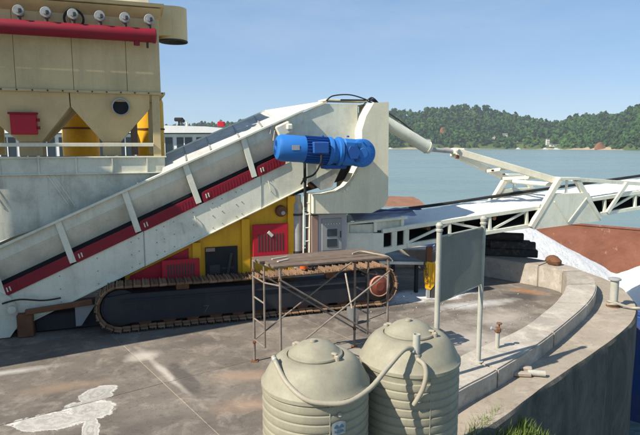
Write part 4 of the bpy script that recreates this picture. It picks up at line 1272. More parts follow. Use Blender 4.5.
tag(b.build('rock', M['rust'], smooth=20), 'rough brown rock lying on the far bend of the parapet', 'rock')

# ------------------------------------------------------------------ scaffold
sc = thing('scaffold', 'low rusty tube scaffold with crossed braces standing before the tracks', 'scaffold', (0, 9.2, 0))
FL, NL, NR, FR = Vector((-1.12, 9.20, 0)), Vector((-0.62, 8.50, 0)), Vector((1.14, 9.17, 0)), Vector((0.63, 9.87, 0))
HT = 1.76
def up(p, z): return Vector((p.x, p.y, z))
for A, Bp in ((FL, NL), (FR, NR)):
    for p in (A, Bp):
        MB().tube(up(p, 0.02), up(p, HT), 0.021, 10).build('standard', M['scaf'], sc)
        MB().b2((p.x - .06, p.y - .06, 0), (p.x + .06, p.y + .06, 0.012)).build('foot_plate', M['rust'], sc)
    MB().tube(up(A, HT), up(Bp, HT), 0.021, 10).build('transom', M['scaf'], sc)
    m1 = A.lerp(Bp, 0.42)
    MB().tube(up(m1, 0.35), up(m1, HT), 0.017, 10).build('inner_standard', M['scaf'], sc)
    for z in (0.35, 0.72, 1.10, 1.45):
        MB().tube(up(A, z + .04), up(m1, z), 0.014, 8).build('rung', M['scaf'], sc)
    MB().tube(up(m1, 1.45), up(Bp, 1.5), 0.014, 8).build('knee_brace', M['scaf'], sc)
for A, Bp, o_ in ((NL, NR, Vector((0.01, -0.03, 0))), (FL, FR, Vector((-0.01, 0.03, 0)))):
    o2 = o_ * 2.0
    MB().tube(up(A, 1.60) + o_, up(Bp, 0.35) + o_, 0.014, 8).build('cross_brace', M['scaf'], sc)
    MB().tube(up(A, 0.35) + o2, up(Bp, 1.60) + o2, 0.014, 8).build('cross_brace', M['scaf'], sc)
for p in (NL, NR, FL, FR):
    for z in (0.35, 1.6):
        MB().box(up(p, z), (0.06, 0.07, 0.05), 0.01).build('coupler', M['rust'], sc)
plab = ['weathered plank along the front edge of the scaffold top', 'weathered plank second from the front on the scaffold top', 'weathered plank third from the front on the scaffold top', 'weathered plank along the rear edge of the scaffold top']
ux = (NR - NL).normalized(); uy = (FL - NL) - ux * (FL - NL).dot(ux); wd = uy.length; uy.normalize()
for k in range(4):
    f = (k + 0.5) / 4
    c = NL.lerp(FL, f)
    p = up(c, HT + 0.041 + 0.004 * k % 0.01) - ux * (0.08 - 0.03 * (k % 2)); q = p + ux * (NR - NL).length + ux * (0.14 + 0.05 * (k % 3)); q.z += random.uniform(-.004, .008)
    tag(MB().beam(p, q, wd / 4 - 0.012, 0.036, 0.006).build('plank', M['wood']), plab[k], 'plank', 'planks on the scaffold top')
rb = tag(MB().path([up(NR, HT + .09) - ux * .5 + uy * .35, up(NR, HT + .10) - ux * .3 + uy * .42, up(NR, HT + .085) - ux * .15 + uy * .25, up(NR, HT + .05) + ux * .03 + uy * .1, up(NR, HT - .02) + ux * .09 + uy * .02], 0.016, 6).build('rope', M['hose']), 'pale rope end lying on the right end of the scaffold planks', 'rope')
for k, (a_, c_, l_) in enumerate(((0.12, 0.55, 0.30), (0.10, 0.3, 0.22))):
    p = up(NL.lerp(FL, c_), HT + 0.075) + ux * a_
    tag(MB().beam(p, p + ux * l_ + uy * 0.12, 0.04, 0.02, 0.004).build('wood_scrap', M['palewood']), ['longer pale wood scrap on the left end of the scaffold planks', 'shorter pale wood scrap near front edge of scaffold planks'][k], 'wood scrap', 'wood scraps on the scaffold')

# ------------------------------------------------------------------ sign board
sg = thing('sign_board', 'blank grey sign board seen from behind on two ball topped posts', 'sign', (1.9, 7.5, 0.55))
PL = Vector((1.545, 7.16, 0)); PR = Vector((2.30, 7.80, 0))
for p in (PL, PR):
    po = MB().tube(up(p, 0.55), up(p, 2.60), 0.036, 14).build('post', M['post'], sg)
    MB().lathe([(0.0, 0.085), (0.03, 0.078), (0.05, 0.045), (0.045, 0.015), (0.036, 0.0), (0.048, -0.012), (0.048, -0.035), (0.036, -0.04)], up(p, 2.61), 16).build('ball_cap', M['post'], po)
    MB().lathe([(0.07, 0.0), (0.07, 0.015), (0.036, 0.02)], up(p, 0.553), 14).build('base_flange', M['post'], po)
dd = (PR - PL).normalized()
bm = bmesh.new()
g_ = []
nn = Vector((dd.y, -dd.x, 0))
for i in range(15):
    row = []
    for j in range(15):
        f = i / 14; h = j / 14
        z0 = 1.63 + 0.09 * f; z1 = 2.49 + 0.035 * f
        p = PL.lerp(PR, f * 0.985 + 0.01)
        bul = 0.03 * math.sin(math.pi * f) * math.sin(math.pi * h) + 0.012 * mnoise.noise((f * 3, h * 3, 1)) + 0.01 * math.sin(f * 9 + h * 5)
        row.append(bm.verts.new(Vector((p.x, p.y, z0 + (z1 - z0) * h)) + nn * (0.015 + bul)))
    g_.append(row)
for r0, r1 in zip(g_, g_[1:]):
    for k in range(14): bm.faces.new((r0[k], r1[k], r1[k + 1], r0[k + 1]))
bmesh.ops.solidify(bm, geom=bm.faces[:], thickness=0.004)
b = MB(); b.bm.free(); b.bm = bm
b.build('board', M['signback'], sg, 60)
for z0, z1 in ((1.62, 1.71), (2.50, 2.535)):
    MB().tube(up(PL, z0), up(PR, z1), 0.014, 8).build('rail', M['post'], sg)

# ------------------------------------------------------------------ water tanks
def tank(name_label, cx, cy, H, seam, lidrot):
    t = thing('water_tank', name_label, 'tank', (cx, cy, 0), 'ribbed plastic water tanks')
    r = 0.470
    zt = H - 0.355
    prof = [(0, 0), (r, 0)]
    z = 0.08
    while z < zt - 0.10:
        prof += [(r, z), (r + 0.003, z + 0.012), (r + 0.004, z + 0.03), (r + 0.002, z + 0.058), (r - 0.008, z + 0.066), (r - 0.008, z + 0.072)]
        z += 0.080
    prof += [(r - 0.002, zt - 0.06), (r + 0.012, zt - 0.045), (r + 0.012, zt - 0.015), (r - 0.004, zt)]
    for k in range(1, 13):
        f = k / 12
        rr = r - 0.004 - (r - 0.004 - 0.255) * f
        prof.append((rr, zt + 0.215 * (1 - (1 - f) ** 2.3) - 0.0 * f))
    zt2 = prof[-1][1]
    prof += [(0.250, zt2 - 0.012), (0.22, zt2 - 0.014)]
    b = MB().lathe(prof, (cx, cy, 0), 64)
    body = b.build('body', M['tank'], t, 28)
    lz = zt2 - 0.012
    b = MB().lathe([(0.225, lz - 0.01), (0.240, lz), (0.243, lz + 0.018), (0.238, lz + 0.030), (0.226, lz + 0.034), (0.215, lz + 0.040), (0.19, lz + 0.066), (0.15, lz + 0.096), (0.10, lz + 0.118), (0.05, lz + 0.128), (0, lz + 0.131)], (cx, cy, 0), 48)
    lid = b.build('lid', M['tank'], t, 30)
    for an in (R(-75), R(105)):
        b = MB()
        pz = [(r + 0.004, 0.05), (r + 0.004, zt - 0.05)]
        b.beam((cx + (r - .001) * math.cos(an), cy + (r - .001) * math.sin(an), 0.05), (cx + (r - .001) * math.cos(an), cy + (r - .001) * math.sin(an), zt - 0.02), 0.010, 0.010, 0.002)
        b.build('mould_seam', M['tank'], t)
    MB().lathe([(0.03, lz + .130), (0.028, lz + 0.150), (0, lz + 0.153)], (cx - 0.02, cy - 0.02, 0), 14).build('vent_cap', M['hose'], lid)
    for k in range(2):
        an = lidrot + k * math.pi
        c = Vector((cx + 0.245 * math.cos(an), cy + 0.245 * math.sin(an), lz + 0.02))
        q = MB().box(c, (0.05, 0.045, 0.075), 0.010, Matrix.Rotation(an, 4, 'Z'))
        q.box(c + Vector((-0.03 * math.cos(an), -0.03 * math.sin(an), 0.04)), (0.06, 0.035, 0.02), 0.006, Matrix.Rotation(an, 4, 'Z'))
        q.build('lid_clasp', M['hose'], lid)
    return t, body, zt
T1 = (-0.04, 4.75); T2 = (0.86, 5.17)
t1, bd1, zt1 = tank('beige ribbed water tank with a small badge, the left one of the pair', T1[0], T1[1], 2.0, 0, R(-40))
t2, bd2, zt2 = tank('beige ribbed water tank with an upright pipe stub, partly behind the other', T2[0], T2[1], 2.05, 0, R(-30))
# badge on the first tank: a small shield shaped emblem
def on_tank(T, an, z, off=0.0, r=0.474):
    return Vector((T[0] + (r + off) * math.cos(an), T[1] + (r + off) * math.sin(an), z))
def patch(T, a0, a1, z0, z1, off, mat, name, parent, shape):
    bm = bmesh.new()
    g = []
    for i in range(9):
        f = i / 8
        lo, hi = shape(f)
        an = a0 + (a1 - a0) * f
        g.append((bm.verts.new(on_tank(T, an, z0 + (z1 - z0) * lo, off)), bm.verts.new(on_tank(T, an, z0 + (z1 - z0) * hi, off))))
    for (a, c), (d, e) in zip(g, g[1:]): bm.faces.new((a, d, e, c))
    bmesh.ops.solidify(bm, geom=bm.faces[:], thickness=0.003)
    b = MB(); b.bm.free(); b.bm = bm
    return b.build(name, mat, parent)
A_ = R(-90) + 0.42
bg_ = patch(T1, A_ - 0.13, A_ + 0.13, 1.325, 1.455, 0.006, M['badge'], 'badge', bd1, lambda f: (0.06 + 0.1 * abs(f - .5), 0.86 + 0.14 * math.sin(math.pi * f)))
patch(T1, A_ - 0.085, A_ + 0.085, 1.345, 1.385, 0.010, M['badgeblue'], 'badge_emblem', bd1, lambda f: (0.1 + 0.5 * abs(f - 0.5), 0.9 - 0.3 * abs(math.sin(f * 9))))
patch(T1, A_ - 0.09, A_ + 0.09, 1.395, 1.43, 0.010, M['badgeblue'], 'badge_emblem', bd1, lambda f: (0.0, 0.35 + 0.6 * abs(math.sin(f * 6.3))))
MB().lathe([(0.0, 0.025), (0.018, 0.02), (0.02, 0.0)], on_tank(T1, A_ + 0.02, 1.505), 10, Matrix.Rotation(R(65), 4, 'X')).build('air_plug', M['hose'], bd1)
# inlet valve on first tank
iv = thing('inlet_valve', 'small brass and plastic inlet valve on the left tank shoulder', 'valve', (-0.33, 4.55, 1.72))
MB().tube((-0.34, 4.60, 1.72), (-0.36, 4.60, 1.80), 0.022, 10).build('valve_body', M['hose'], iv)
MB().tube((-0.37, 4.58, 1.775), (-0.30, 4.53, 1.78), 0.014, 8).build('valve_stem', M['rust'], iv)
MB().tube((-0.345, 4.595, 1.80), (-0.40, 4.62, 1.89), 0.018, 8).build('spout', M['hose'], iv)
# upright pipe stub on the right tank and the pale hose joining both tanks
stub = thing('pipe_stub', 'upright grey plastic pipe stub on the right tank shoulder', 'pipe', (0.86, 4.78, 1.75))
MB().lathe([(0.034, 1.72), (0.034, 2.02), (0.026, 2.02), (0.026, 1.80), (0.0, 1.80)], (0.86, 4.80, 0), 16).build('pipe', M['post'], stub)
MB().lathe([(0.043, 1.74), (0.045, 1.745), (0.045, 1.84), (0.043, 1.845)], (0.86, 4.80, 0), 16).build('collar', M['hose'], stub)
hp = [(-0.40, 4.60, 1.89), (-0.36, 4.52, 1.84), (-0.27, 4.40, 1.74), (-0.12, 4.28, 1.66), (0.06, 4.25, 1.635), (0.24, 4.28, 1.64), (0.42, 4.42, 1.69), (0.58, 4.58, 1.80), (0.72, 4.70, 1.90), (0.80, 4.77, 1.90), (0.84, 4.79, 1.86)]
for nm_, pa, pb in (('hose_clamp', hp[0], hp[1]), ('hose_clamp', hp[-1], hp[-2])):
    a_ = Vector(pa).lerp(Vector(pb), 0.35); d_ = (Vector(pb) - Vector(pa)).normalized()
    CL_ = MB().tube(a_ - d_ * 0.009, a_ + d_ * 0.009, 0.026, 14).box(a_ + Vector((0, -0.03, 0)), (0.016, 0.014, 0.016), 0.003)
    CL_.build('hose_clamp', M['galv'], iv if pa is hp[0] else stub)
ho = tag(MB().path(hp, 0.021, 10, 10, 0.06).build('hose', M['hose'], smooth=60), 'pale flexible hose draped over left tank to the pipe stub', 'hose', 'pale hoses on the water tanks')
hp2 = [(0.865, 4.76, 1.80), (0.91, 4.69, 1.78), (0.925, 4.66, 1.70), (0.90, 4.655, 1.58), (0.85, 4.66, 1.47), (0.825, 4.67, 1.42)]
ho2 = tag(MB().path(hp2, 0.021, 10, 10, 0.06).build('hose', M['hose'], smooth=60), 'short pale hose hanging down the front of the right tank', 'hose', 'pale hoses on the water tanks')

# ------------------------------------------------------------------ small things on the parapet and ledge
sv = thing('standpipe_valve', 'stubby rusty standpipe with a small valve on the parapet', 'valve', (2.75, 8.36, 0.55))
MB().tube((2.75, 8.36, 0.552), (2.75, 8.36, 0.80), 0.035, 12).build('pipe', M['post'], sv)
MB().box((2.75, 8.36, 0.84), (0.09, 0.09, 0.09), 0.02).build('valve_body', M['rust'], sv)
MB().tube((2.64, 8.34, 0.88), (2.74, 8.36, 0.84), 0.025, 8).build('outlet', M['galv'], sv)
MB().tube((2.77, 8.36, 0.88), (2.77, 8.36, 0.95), 0.012, 8).lathe([(0.0, 0.955), (0.04, 0.955), (0.045, 0.945), (0.04, 0.935), (0, 0.935)], (2.77, 8.36, 0), 12).build('handwheel', M['rust'], sv)
bl = thing('bollard', 'pale steel mooring post with a flat cap on the quay ledge', 'bollard', (6.20, 11.50, 0.28))
MB().tube((6.20, 11.50, 0.28), (6.20, 11.50, 0.86), 0.085, 18).build('post', M['post'], bl)
MB().lathe([(0.0, 0.03), (0.11, 0.027), (0.125, 0.018), (0.125, -0.01), (0.085, -0.025)], (6.20, 11.50, 0.87), 18).build('cap', M['galv'], bl)
MB().lathe([(0.14, 0.0), (0.14, 0.02), (0.085, 0.025)], (6.20, 11.50, 0.285), 18).build('base_plate', M['rust'], bl)
rp = tag(MB().path([(6.08, 11.50, 0.33), (6.14, 11.40, 0.36), (6.27, 11.41, 0.36), (6.32, 11.52, 0.35), (6.25, 11.61, 0.36), (6.13, 11.59, 0.38), (6.09, 11.47, 0.40), (6.22, 11.38, 0.38), (6.45, 11.28, 0.32), (6.72, 11.22, 0.30), (7.4, 11.9, -0.15), (8.4, 13.2, -0.7), (9.4, 14.3, -0.95)], 0.028, 8).build('mooring_rope', M['hose']), 'pale mooring rope looped round the bollard and led to the barge', 'rope')
wl = ['longest pale timber offcut lying on the ledge', 'short pale timber block on the ledge', 'white plastic pipe end beside the timber offcuts']
tag(MB().beam((2.92, 8.10, 0.33), (3.18, 8.02, 0.34), 0.09, 0.08, 0.012).build('timber_offcut', M['palewood']), wl[0], 'timber', 'scraps on the quay ledge')
tag(MB().beam((2.86, 7.93, 0.32), (3.12, 7.90, 0.32), 0.10, 0.06, 0.012).build('timber_offcut', M['palewood']), wl[1], 'timber', 'scraps on the quay ledge')
tag(MB().tube((3.08, 7.93, 0.335), (3.32, 7.88, 0.335), 0.045, 12).build('pipe_offcut', M['post']), wl[2], 'pipe', 'scraps on the quay ledge')
tag(MB().path([(2.80, 7.95, 0.31), (2.86, 8.08, 0.33), (2.78, 8.06, 0.32), (2.78, 7.98, 0.36), (2.9, 7.99, 0.34)], 0.02, 6).build('cable_scrap', M['black']), 'short curl of black cable beside the timber offcuts on the ledge', 'cable')

# ------------------------------------------------------------------ barge with its powder cargo
E_ = Vector((0.78, -0.6258, 0)); N_ = Vector((0.6258, 0.78, 0))
def bp(e, n, z): return E_ * e + N_ * n + Vector((0, 0, z))
bg2 = thing('barge', 'wide steel cargo barge with rusted hold moored beyond the quay', 'barge', bp(2, 26, -4))
def bbox(name, e0, e1, n0, n1, z0, z1, mat, parent=bg2):
    b = MB().b2((e0, n0, z0), (e1, n1, z1), 0.02)
    m = Matrix((E_, N_, Vector((0, 0, 1)))).transposed().to_4x4()
    bmesh.ops.transform(b.bm, matrix=m, verts=b.bm.verts)
    return b.build(name, mat, parent)
E0, E1 = -12.5, 26
bbox('hull_side', E0, E1, 17.0, 17.35, -5.0, -1.0, M['hullblue'])
bbox('coaming', E0 + .1, E1, 17.10, 17.30, -0.999, -0.86, M['hullblue'])
bbox('hold_wall', E0 + 1, E1, 34.35, 34.8, -4.6, -1.0, M['hold'])
bbox('side_deck', E0, E1, 34.81, 36.0, -1.5, -1.3, M['hold'])
bbox('hull_side', E0, E1, 36.01, 36.2, -5.0, -1.2, M['hullblue'])
bbox('hold_floor', E0 + .5, E1, 17.36, 34.34, -4.9, -4.62, M['hold'])
bbox('bow_plate', E0 - .3, E0 - .01, 17.0, 36.2, -5, -1.1, M['hullblue'])
bbox('gunwale_rail', E0, E1, 34.3, 34.5, -0.99, -0.88, M['hold'])
bm = bmesh.new()
peaks = [(-7.6, 22.0, 0.85, 0.68), (0.5, 26.0, 1.35, 0.62), (5.5, 22.0, 0.8, 0.62), (10, 23, 0.3, 0.6), (-2.2, 19.0, -1.0, 0.5), (16, 24, 0.3, 0.6)]
rows = []
for i in range(111):
    row = []
    for j in range(71):
        e = E0 + 0.6 + (22 - E0) * i / 110; n = 17.37 + 16.95 * j / 70
        z = max(p[2] - p[3] * math.hypot(e - p[0], (n - p[1]) * (0.42 if n < p[1] else 0.8)) for p in peaks)
        z = min(z, -0.85 + 1.1 * (n - 17.3))
        z = max(z, -4.5)
        if z > -4.4:
            z += 0.18 * mnoise.noise((e * 0.5, n * 0.5, 0)) + 0.08 * mnoise.noise((e * 1.9, n * 1.9, 3)) + 0.03 * mnoise.noise((e * 5, n * 5, 3))
        row.append(bm.verts.new(bp(e, n, z)))
    rows.append(row)
for r0, r1 in zip(rows, rows[1:]):
    for j in range(70): bm.faces.new((r0[j], r0[j + 1], r1[j + 1], r1[j]))
b = MB(); b.bm.free(); b.bm = bm
tag(b.build('powder_heap', M['powder'], smooth=70), 'heaped white powder cargo filling the hold of the barge', 'powder', kind='stuff')

# ------------------------------------------------------------------ white passenger boat behind
bt = thing('passenger_boat', 'white flat roofed passenger boat on the lake behind the conveyor', 'boat', (-13, 33.5, -4))
def hullpoly(z, k): return [(-24, 31.8 + k), (-6.5 - k, 31.8 + k), (-4.6 - k, 33.6), (-6.5 - k, 35.4 - k), (-24, 35.4 - k)]
b = MB()
A = [b.bm.verts.new((x, y, -4.4)) for x, y in hullpoly(0, 0.35)]
C = [b.bm.verts.new((x, y, 1.6)) for x, y in hullpoly(0, 0)]
b.bm.faces.new(A[::-1]); b.bm.faces.new(C)
for k in range(5): b.bm.faces.new((A[k], A[(k + 1) % 5], C[(k + 1) % 5], C[k]))
b.build('hull', M['boatwhite'], bt)
MB().b2((-23.5, 32.25, 1.6), (-5.9, 35.0, 4.24), 0.03).build('cabin', M['boatwhite'], bt)
# roof with a slight crown
b = MB()
pl = []
for i in range(13):
    f = i / 12
    x = -24 + 19.2 * f
    pl.append((x, 4.60 + 0.18 * math.sin(math.pi * min(1, f)) - (0.10 if i == 12 else 0)))
pl = pl + [(-4.9, 4.42), (-5.4, 4.30), (-24, 4.26)]
b.prism(pl, 31.85, 35.4)
b.build('roof', M['boatwhite'], bt)
for k in range(14):
    x = -8.85 - 1.12 * (k - 2)
    if x > -6.2: continue
    w_ = MB().b2((x - 0.44, 32.20, 2.95), (x + 0.44, 32.249, 4.05), 0.01).build('window', M['glass'], bt)
    MB().b2((x - 0.03, 32.17, 2.95), (x + 0.03, 32.198, 4.05)).build('mullion', M['boatwhite'], w_)
b = MB().tube((-8.2, 33, 4.7), (-8.2, 33, 5.0), 0.05, 8).box((-8.2, 33, 5.08), (0.5, 0.3, 0.22), 0.05).box((-8.0, 33, 5.0), (0.25, 0.3, 0.2), 0.05)
b.build('roof_gear', M['black'], bt)
MB().tube((-7.75, 33, 4.7), (-7.75, 33, 4.95), 0.08, 8).build('roof_lamp', M['white'], bt)
MB().b2((-5.9, 32.6, 4.66), (-5.5, 32.9, 4.95), 0.03).build('flag_box', M['redgrille'], bt)
for k in range(5):
    MB().tube((-23 + 4.0 * k, 31.9, 1.6), (-23 + 4.0 * k, 31.9, 2.5), 0.03, 8).build('rail_post', M['boatwhite'], bt)
MB().tube((-24, 31.9, 2.5), (-6.4, 31.9, 2.5), 0.03, 8).build('hand_rail', M['boatwhite'], bt)

# ------------------------------------------------------------------ unseen tower added left of the frame: its edge casts the long shadow across the deck
tw = thing('shadow_tower', 'slim grey sheet clad tower added out of view to cast the deck shadow', 'tower', (-8.15, 8.33, 0))
TX0, TX1, TY0, TY1 = -8.8, -7.5, 7.68, 8.98
for x in (TX0, TX1):
    for y in (TY0, TY1):
        MB().b2((x - .05, y - .05, 0), (x + .05, y + .05, 7.0), 0.01).build('column', M['grey'], tw)
for k in range(7):
    for x0, y0, x1, y1 in ((TX0 + .06, TY0 - .02, TX1 - .06, TY0 + .01), (TX0 + .06, TY1 - .01, TX1 - .06, TY1 + .02), (TX1 - .01, TY0 + .06, TX1 + .02, TY1 - .06), (TX0 - .02, TY0 + .06, TX0 + .01, TY1 - .06)):
        MB().b2((x0, y0, k + 0.03), (x1, y1, k + 0.98), 0.004).build('cladding_sheet', M['galv'], tw)
MB().prism([(TY0 - .2, 7.01), ((TY0 + TY1) / 2, 7.4), (TY1 + .2, 7.01)], TX0 - .2, TX1 + .2, 'x').build('roof', M['galv'], tw)

# ------------------------------------------------------------------ far shore: wood, single trees, houses, bare soil
import numpy as np
rng = np.random.default_rng(5)
def crown_mesh(name, seed, nleaf=46, tall=1.0):
    rg = random.Random(seed)
    V = []; Fc = []; tone = []
    lobes = [(Vector((rg.uniform(-.35, .35), rg.uniform(-.35, .35), rg.uniform(-.25, .45))), rg.uniform(.45, .75)) for _ in range(5)]
    for k in range(nleaf):
        c, r = lobes[rg.randrange(5)]
        d = Vector((rg.gauss(0, 1), rg.gauss(0, 1), rg.gauss(0.25, 1))).normalized()
        p = c + d * r * rg.uniform(.8, 1.05)
        nrm = (d + Vector((rg.gauss(0, .4), rg.gauss(0, .4), rg.gauss(0, .4)))).normalized()
        t1_ = nrm.orthogonal().normalized(); t2_ = nrm.cross(t1_)
        s_ = rg.uniform(.20, .38)
        i0 = len(V)
        for a_, q_ in ((-1, -.7), (.9, -1), (1, .8), (-.7, 1)):
            V.append(p + (t1_ * a_ + t2_ * q_) * s_ + nrm * rg.uniform(-.06, .06))
        Fc.append((i0, i0 + 1, i0 + 2, i0 + 3)); tone.append(max(0, min(1, .45 + 0.35 * d.z * 0 + rg.uniform(-.4, .5))))
    bm = bmesh.new()
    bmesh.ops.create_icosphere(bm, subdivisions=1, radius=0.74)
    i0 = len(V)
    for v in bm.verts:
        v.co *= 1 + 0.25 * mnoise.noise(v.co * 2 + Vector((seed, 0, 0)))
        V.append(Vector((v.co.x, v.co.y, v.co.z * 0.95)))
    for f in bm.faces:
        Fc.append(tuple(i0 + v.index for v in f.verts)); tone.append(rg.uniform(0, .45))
    bm.free()
    return [(v.x, v.y, v.z * tall) for v in V], Fc, tone
protos = [crown_mesh('c', k, 44, tl) for k, tl in enumerate((1.0, 1.15, 0.85, 1.35))]
# joined wood
VV = []; LV = []; LS = []; TT = []
def add_tree(x, y, z, r, h, tone0, p):
    V, Fc, tone = protos[p]
    a = random.uniform(0, 6.28); ca, sa = math.cos(a), math.sin(a)
    base = len(VV)
    for vx, vy, vz in V:
        VV.append((x + r * (vx * ca - vy * sa), y + r * (vx * sa + vy * ca), z + h + r * vz))
    for f, t in zip(Fc, tone):
        LV.append([base + q for q in f]); TT.append(min(1, max(0, 0.34 * t + tone0)))
ntree = 0
CLEAR = [(0.195, 16, 16), (0.306, 34, 9), (0.327, 46, 7), (0.350, 30, 10), (0.404, 18, 4), (0.416, 9, 11), (0.216, 62, 9), (0.497, 6, 15)]   # ground kept open by the houses and soil scars
while ntree < 5600:
    t = random.uniform(-0.62, 0.74)
    k = random.random() ** 1.25 * (CREST + 25)
    y = shore_d(t) + 1 + k
    if -0.25 > t and random.random() < 0.4: continue
    if 0.385 < t < 0.435 and 8 < k < 55 and random.random() < 0.7: continue     # a grassy opening on the shore
    if 0.26 < t < 0.36 and k < 10 and random.random() < 0.4: continue
    if any(abs(t - th) * y < wh / 2 + 2.5 and kh - 24 < k < kh + 9 for th, kh, wh in CLEAR): continue
    z = hill_z(t, y)
    r = random.choice((random.uniform(2.0, 3.2), random.uniform(2.8, 4.4), random.uniform(4.2, 6.0))) * (0.75 if k < 10 else 1)
    patch_tone = 0.25 * mnoise.noise((t * y * 0.02, y * 0.02, 8)) + (0.25 if 0.36 < t < 0.45 and k < 60 else 0)
    add_tree(t * y, y, z, r, r * random.uniform(.7, 1.2), random.uniform(0.0, 0.28) + 2.2 * patch_tone, random.randrange(4))
    ntree += 1
def wood_obj(name):
    me = bpy.data.meshes.new(name)
    me.from_pydata(VV, [], LV)
    at = me.attributes.new('tone', 'FLOAT', 'FACE')
    at.data.foreach_set('value', np.array(TT, dtype=np.float32))
    me.materials.append(M['leaf'])
    return put(me, name)
tag(wood_obj('far_wood'), 'dense green wood covering the hills on the far shore', 'wood', kind='stuff')
# single trees that stand out along the shore and on the ridge
def one_crown(p, nm):
    V, Fc, tone = protos[p]
    me = bpy.data.meshes.new(nm)
    me.from_pydata(V, [], Fc)
    at = me.attributes.new('tone', 'FLOAT', 'FACE')
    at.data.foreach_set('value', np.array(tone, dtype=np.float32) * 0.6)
    me.materials.append(M['leaf'])
    return me
cm = [one_crown(p, 'crown') for p in range(4)]
tk = MB().tube((0, 0, 0), (0, 0, 1), 0.09, 7, 0.05).tube((0, 0, 0.6), (0.25, 0.1, 1.1), 0.045, 6, 0.02).tube((0, 0, 0.7), (-0.22, -0.1, 1.1), 0.04, 6, 0.02).mesh('trunk', None, M['trunk'])
singles = [(0.235, 12), (0.30, 20), (0.345, 10), (0.352, 24), (0.372, 6), (0.379, 22), (0.412, 20), (0.428, 34), (0.447, 8), (0.47, 8), (0.485, 14), (0.505, 6), (0.522, 18), (0.545, 8), (0.565, 20), (0.20, 9), (0.265, 14), (0.285, 6)]
for i, (t, k) in enumerate(singles):
    y = shore_d(t) + 3 + k
    x = t * y; z = hill_z(t, y) - 0.3
    tr = bpy.data.objects.new('shore_tree', None); COL.objects.link(tr)
    tr.location = (x, y, z); BASE[tr.name] = (x, y, z)
    r = random.uniform(3.8, 5.6)
    tag(tr, 'rounded green tree standing out from the wood near the far waterline', 'tree', 'single trees along the far shore')
    c = put(cm[i % 4], 'crown', tr, (0, 0, r * 1.15), (0, 0, random.uniform(0, 6)))
    c.scale = (r, r, r)
    q = put(tk, 'trunk', tr); q.scale = (r, r, r)
# houses
def house(t, k, w, d, h, roof, label, rise=0.35, rows_=1):
    y = shore_d(t) + k; x = t * y; z = hill_z(t, y) - 0.4
    hs = thing('house', label, 'house', (x, y, z), 'houses on the far shore')
    MB().b2((x - w / 2, y, z), (x + w / 2, y + d, z + h)).build('wall', M['housewall'], hs)
    MB().prism([(x - w / 2 - .4, z + h + .01), (x + w / 2 + .4, z + h + .01), (x + w / 2 - .3, z + h + rise * w * .4), (x - w / 2 + .3, z + h + rise * w * .4)], y - .5, y + d + .5).build('roof', roof, hs)
    n = max(2, int(w / 3))
    for rr in range(rows_):
        for i in range(n):
            xx = x - w / 2 + w * (i + .5) / n
            MB().b2((xx - .5, y - .06, z + 1.0 + 3 * rr), (xx + .5, y - .005, z + 2.3 + 3 * rr)).build('window', M['glass'], hs)
    return hs
house(0.195, 16, 16, 8, 5, M['houseroof'], 'long pale house with a flat grey roof behind the cylinder rod', 0.06, 1)
house(0.306, 34, 9, 7, 5, M['housewall'], 'small white house among trees left of the shore wall', 0.2)
house(0.327, 46, 7, 7, 6, M['housewall'], 'narrow white house among trees beside its smaller neighbour', 0.2, 2)
house(0.350, 30, 10, 6, 3.5, M['houseroof'], 'low grey roofed house half hidden by trees near the shore', 0.25)
house(0.404, 18, 4, 4, 8, M['housewall'], 'slim white tower house beside the bright grassy opening', 0.1, 2)
house(0.365, 150, 8, 6, 6, M['housewall'], 'tiny white house high on the ridge between the hills', 0.2)
house(0.416, 9, 11, 5, 2.5, M['houseroof'], 'low pale shed on the grassy opening by the water', 0.1)
# bare soil scars
def soil(t, k, w, h, label):
    y = shore_d(t) + k; x = t * y
    bm = bmesh.new()
    g = []
    for i in range(13):
        row = []
        for j in range(9):
            a = i / 12 * 2 - 1; c = j / 8
            ww = w * (1 - 0.45 * c) * (1 + 0.2 * mnoise.noise((c * 3, a, t * 50)))
            xx = x + a * ww / 2; zz = hill_z(t, y) - 0.6 + h * c * (1 - 0.25 * a * a)
            row.append(bm.verts.new((xx, y - 1.5 + 3.0 * c + 1.2 * a * a + 0.7 * mnoise.noise((xx * .3, zz * .4, 0)), zz)))
        g.append(row)
    for r0, r1 in zip(g, g[1:]):
        for j in range(8): bm.faces.new((r0[j], r1[j], r1[j + 1], r0[j + 1]))
    bmesh.ops.solidify(bm, geom=bm.faces[:], thickness=1.0)
    b = MB(); b.bm.free(); b.bm = bm
    return tag(b.build('soil_scar', M['redsoil'], smooth=60), label, 'bare soil', 'bare soil scars on the far hills', 'structure')
soil(0.497, 1, 15, 9, 'bare orange soil scar at the foot of the right hill')
soil(0.216, 62, 9, 10, 'small bare red soil scar high on the left hill')
soil(0.192, 0, 30, 3.0, 'low tan sandy bank on the far waterline')
soil(0.375, 0, 34, 2.2, 'low tan sandy beach below the grassy opening')
# small white boats on the far waterline
for i, (t, L_) in enumerate(((0.352, 6), (0.4, 7), (0.42, 8), (0.125, 6))):
    y = shore_d(t) - 8; x = t * y
    fb = thing('moored_boat', ['tiny white boat moored off the sandy beach', 'tiny white boat moored in front of the slim tower house', 'long white boat moored below the grassy opening', 'tiny white boat moored at the left end of the far shore'][i], 'boat', (x, y, -4), 'small boats along the far shore')
    MB().prism([(x - L_ / 2, -3.1), (x + L_ / 2, -3.0), (x + L_ * .4, -4.2), (x - L_ * .45, -4.2)], y, y + 2).build('hull', M['boatwhite'], fb)
    MB().b2((x - L_ * .3, y + .3, -3.05), (x + L_ * .15, y + 1.7, -1.9), 0.1).build('cabin', M['boatwhite'], fb)

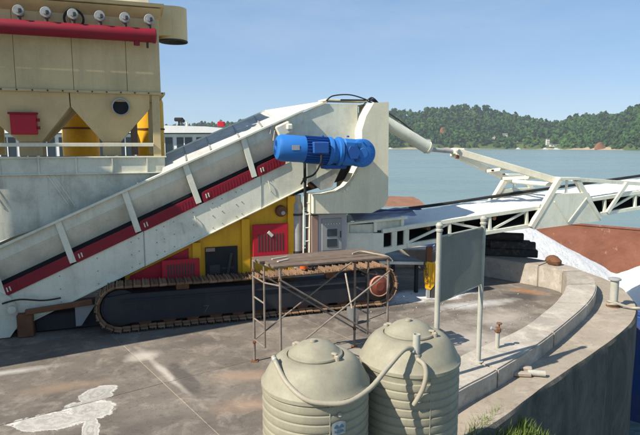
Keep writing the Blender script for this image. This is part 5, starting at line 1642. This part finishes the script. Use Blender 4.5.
# ------------------------------------------------------------------ grass on the bank, pebbles
VV = []; LV = []; TT = []
for k in range(6500):
    y = random.uniform(5.6, 7.6)
    lx = 1.0 + (y - 5.35) * 0.80
    x = lx + abs(random.gauss(0.22, 0.30)) + 0.03
    if mnoise.noise((x * 3, y * 3, 0)) < -0.25: continue
    z = bank_z(x, y)
    h = random.uniform(0.08, 0.27) * (1.2 if random.random() < .2 else 1)
    a = random.uniform(0, 6.28); ln = random.uniform(0.02, 0.14)
    dx, dy = math.cos(a), math.sin(a)
    wv = random.uniform(0.004, 0.008)
    i0 = len(VV)
    VV += [(x - dy * wv, y + dx * wv, z - .02), (x + dy * wv, y - dx * wv, z - .02), (x + dx * ln * .4 + dy * wv * .8, y + dy * ln * .4 - dx * wv * .8, z + h * .6), (x + dx * ln * .4 - dy * wv * .8, y + dy * ln * .4 + dx * wv * .8, z + h * .6), (x + dx * ln, y + dy * ln, z + h)]
    LV += [(i0, i0 + 1, i0 + 2, i0 + 3), (i0 + 3, i0 + 2, i0 + 4)]
    tn = random.random(); TT += [tn, min(1, tn + .2)]
me = bpy.data.meshes.new('grass'); me.from_pydata(VV, [], LV)
at = me.attributes.new('tone', 'FLOAT', 'FACE'); at.data.foreach_set('value', np.array(TT, dtype=np.float32))
me.materials.append(M['grass'])
tag(put(me, 'grass'), 'tufts of green grass growing on the bank beside the quay wall', 'grass', kind='stuff')
b = MB()
for k in range(420):
    x = random.uniform(1.0, 5.2); y = random.uniform(8.0, 13.5)
    # keep to the deck side of the parapet
    yy = 8.03 + (x - 2.08) * 0.95
    if y < yy + 0.25 or x > 5.0: continue
    s_ = random.choice((0.006, 0.009, 0.012, 0.02)) * random.uniform(.7, 1.3)
    b.box((x, y, s_ * .3), (s_ * 1.4, s_, s_ * .8), 0, Matrix.Rotation(random.uniform(0, 3), 4, 'Z'))
tag(b.build('rubble', M['kerb'], smooth=0), 'scattered crumbs of pale rubble on the deck inside the parapet', 'rubble', kind='stuff')

# ------------------------------------------------------------------ haze
b = MB().b2((-1300, -30, -5.0), (1300, 1200, 90))
hz = b.build('haze', None, None, 0)
hz.data.materials.clear()
hm = bpy.data.materials.new('haze_air'); hm.use_nodes = True
ht_ = hm.node_tree
for n in list(ht_.nodes): ht_.nodes.remove(n)
pv = ht_.nodes.new('ShaderNodeVolumePrincipled')
pv.inputs['Color'].default_value = (0.82, 0.90, 1.0, 1)
pv.inputs['Density'].default_value = 0.00018
pv.inputs['Anisotropy'].default_value = 0.0
ho_ = ht_.nodes.new('ShaderNodeOutputMaterial')
ht_.links.new(pv.outputs[0], ho_.inputs['Volume'])
hz.data.materials.append(hm)
tag(hz, 'thin pale air haze over the lake', 'haze', kind='stuff')
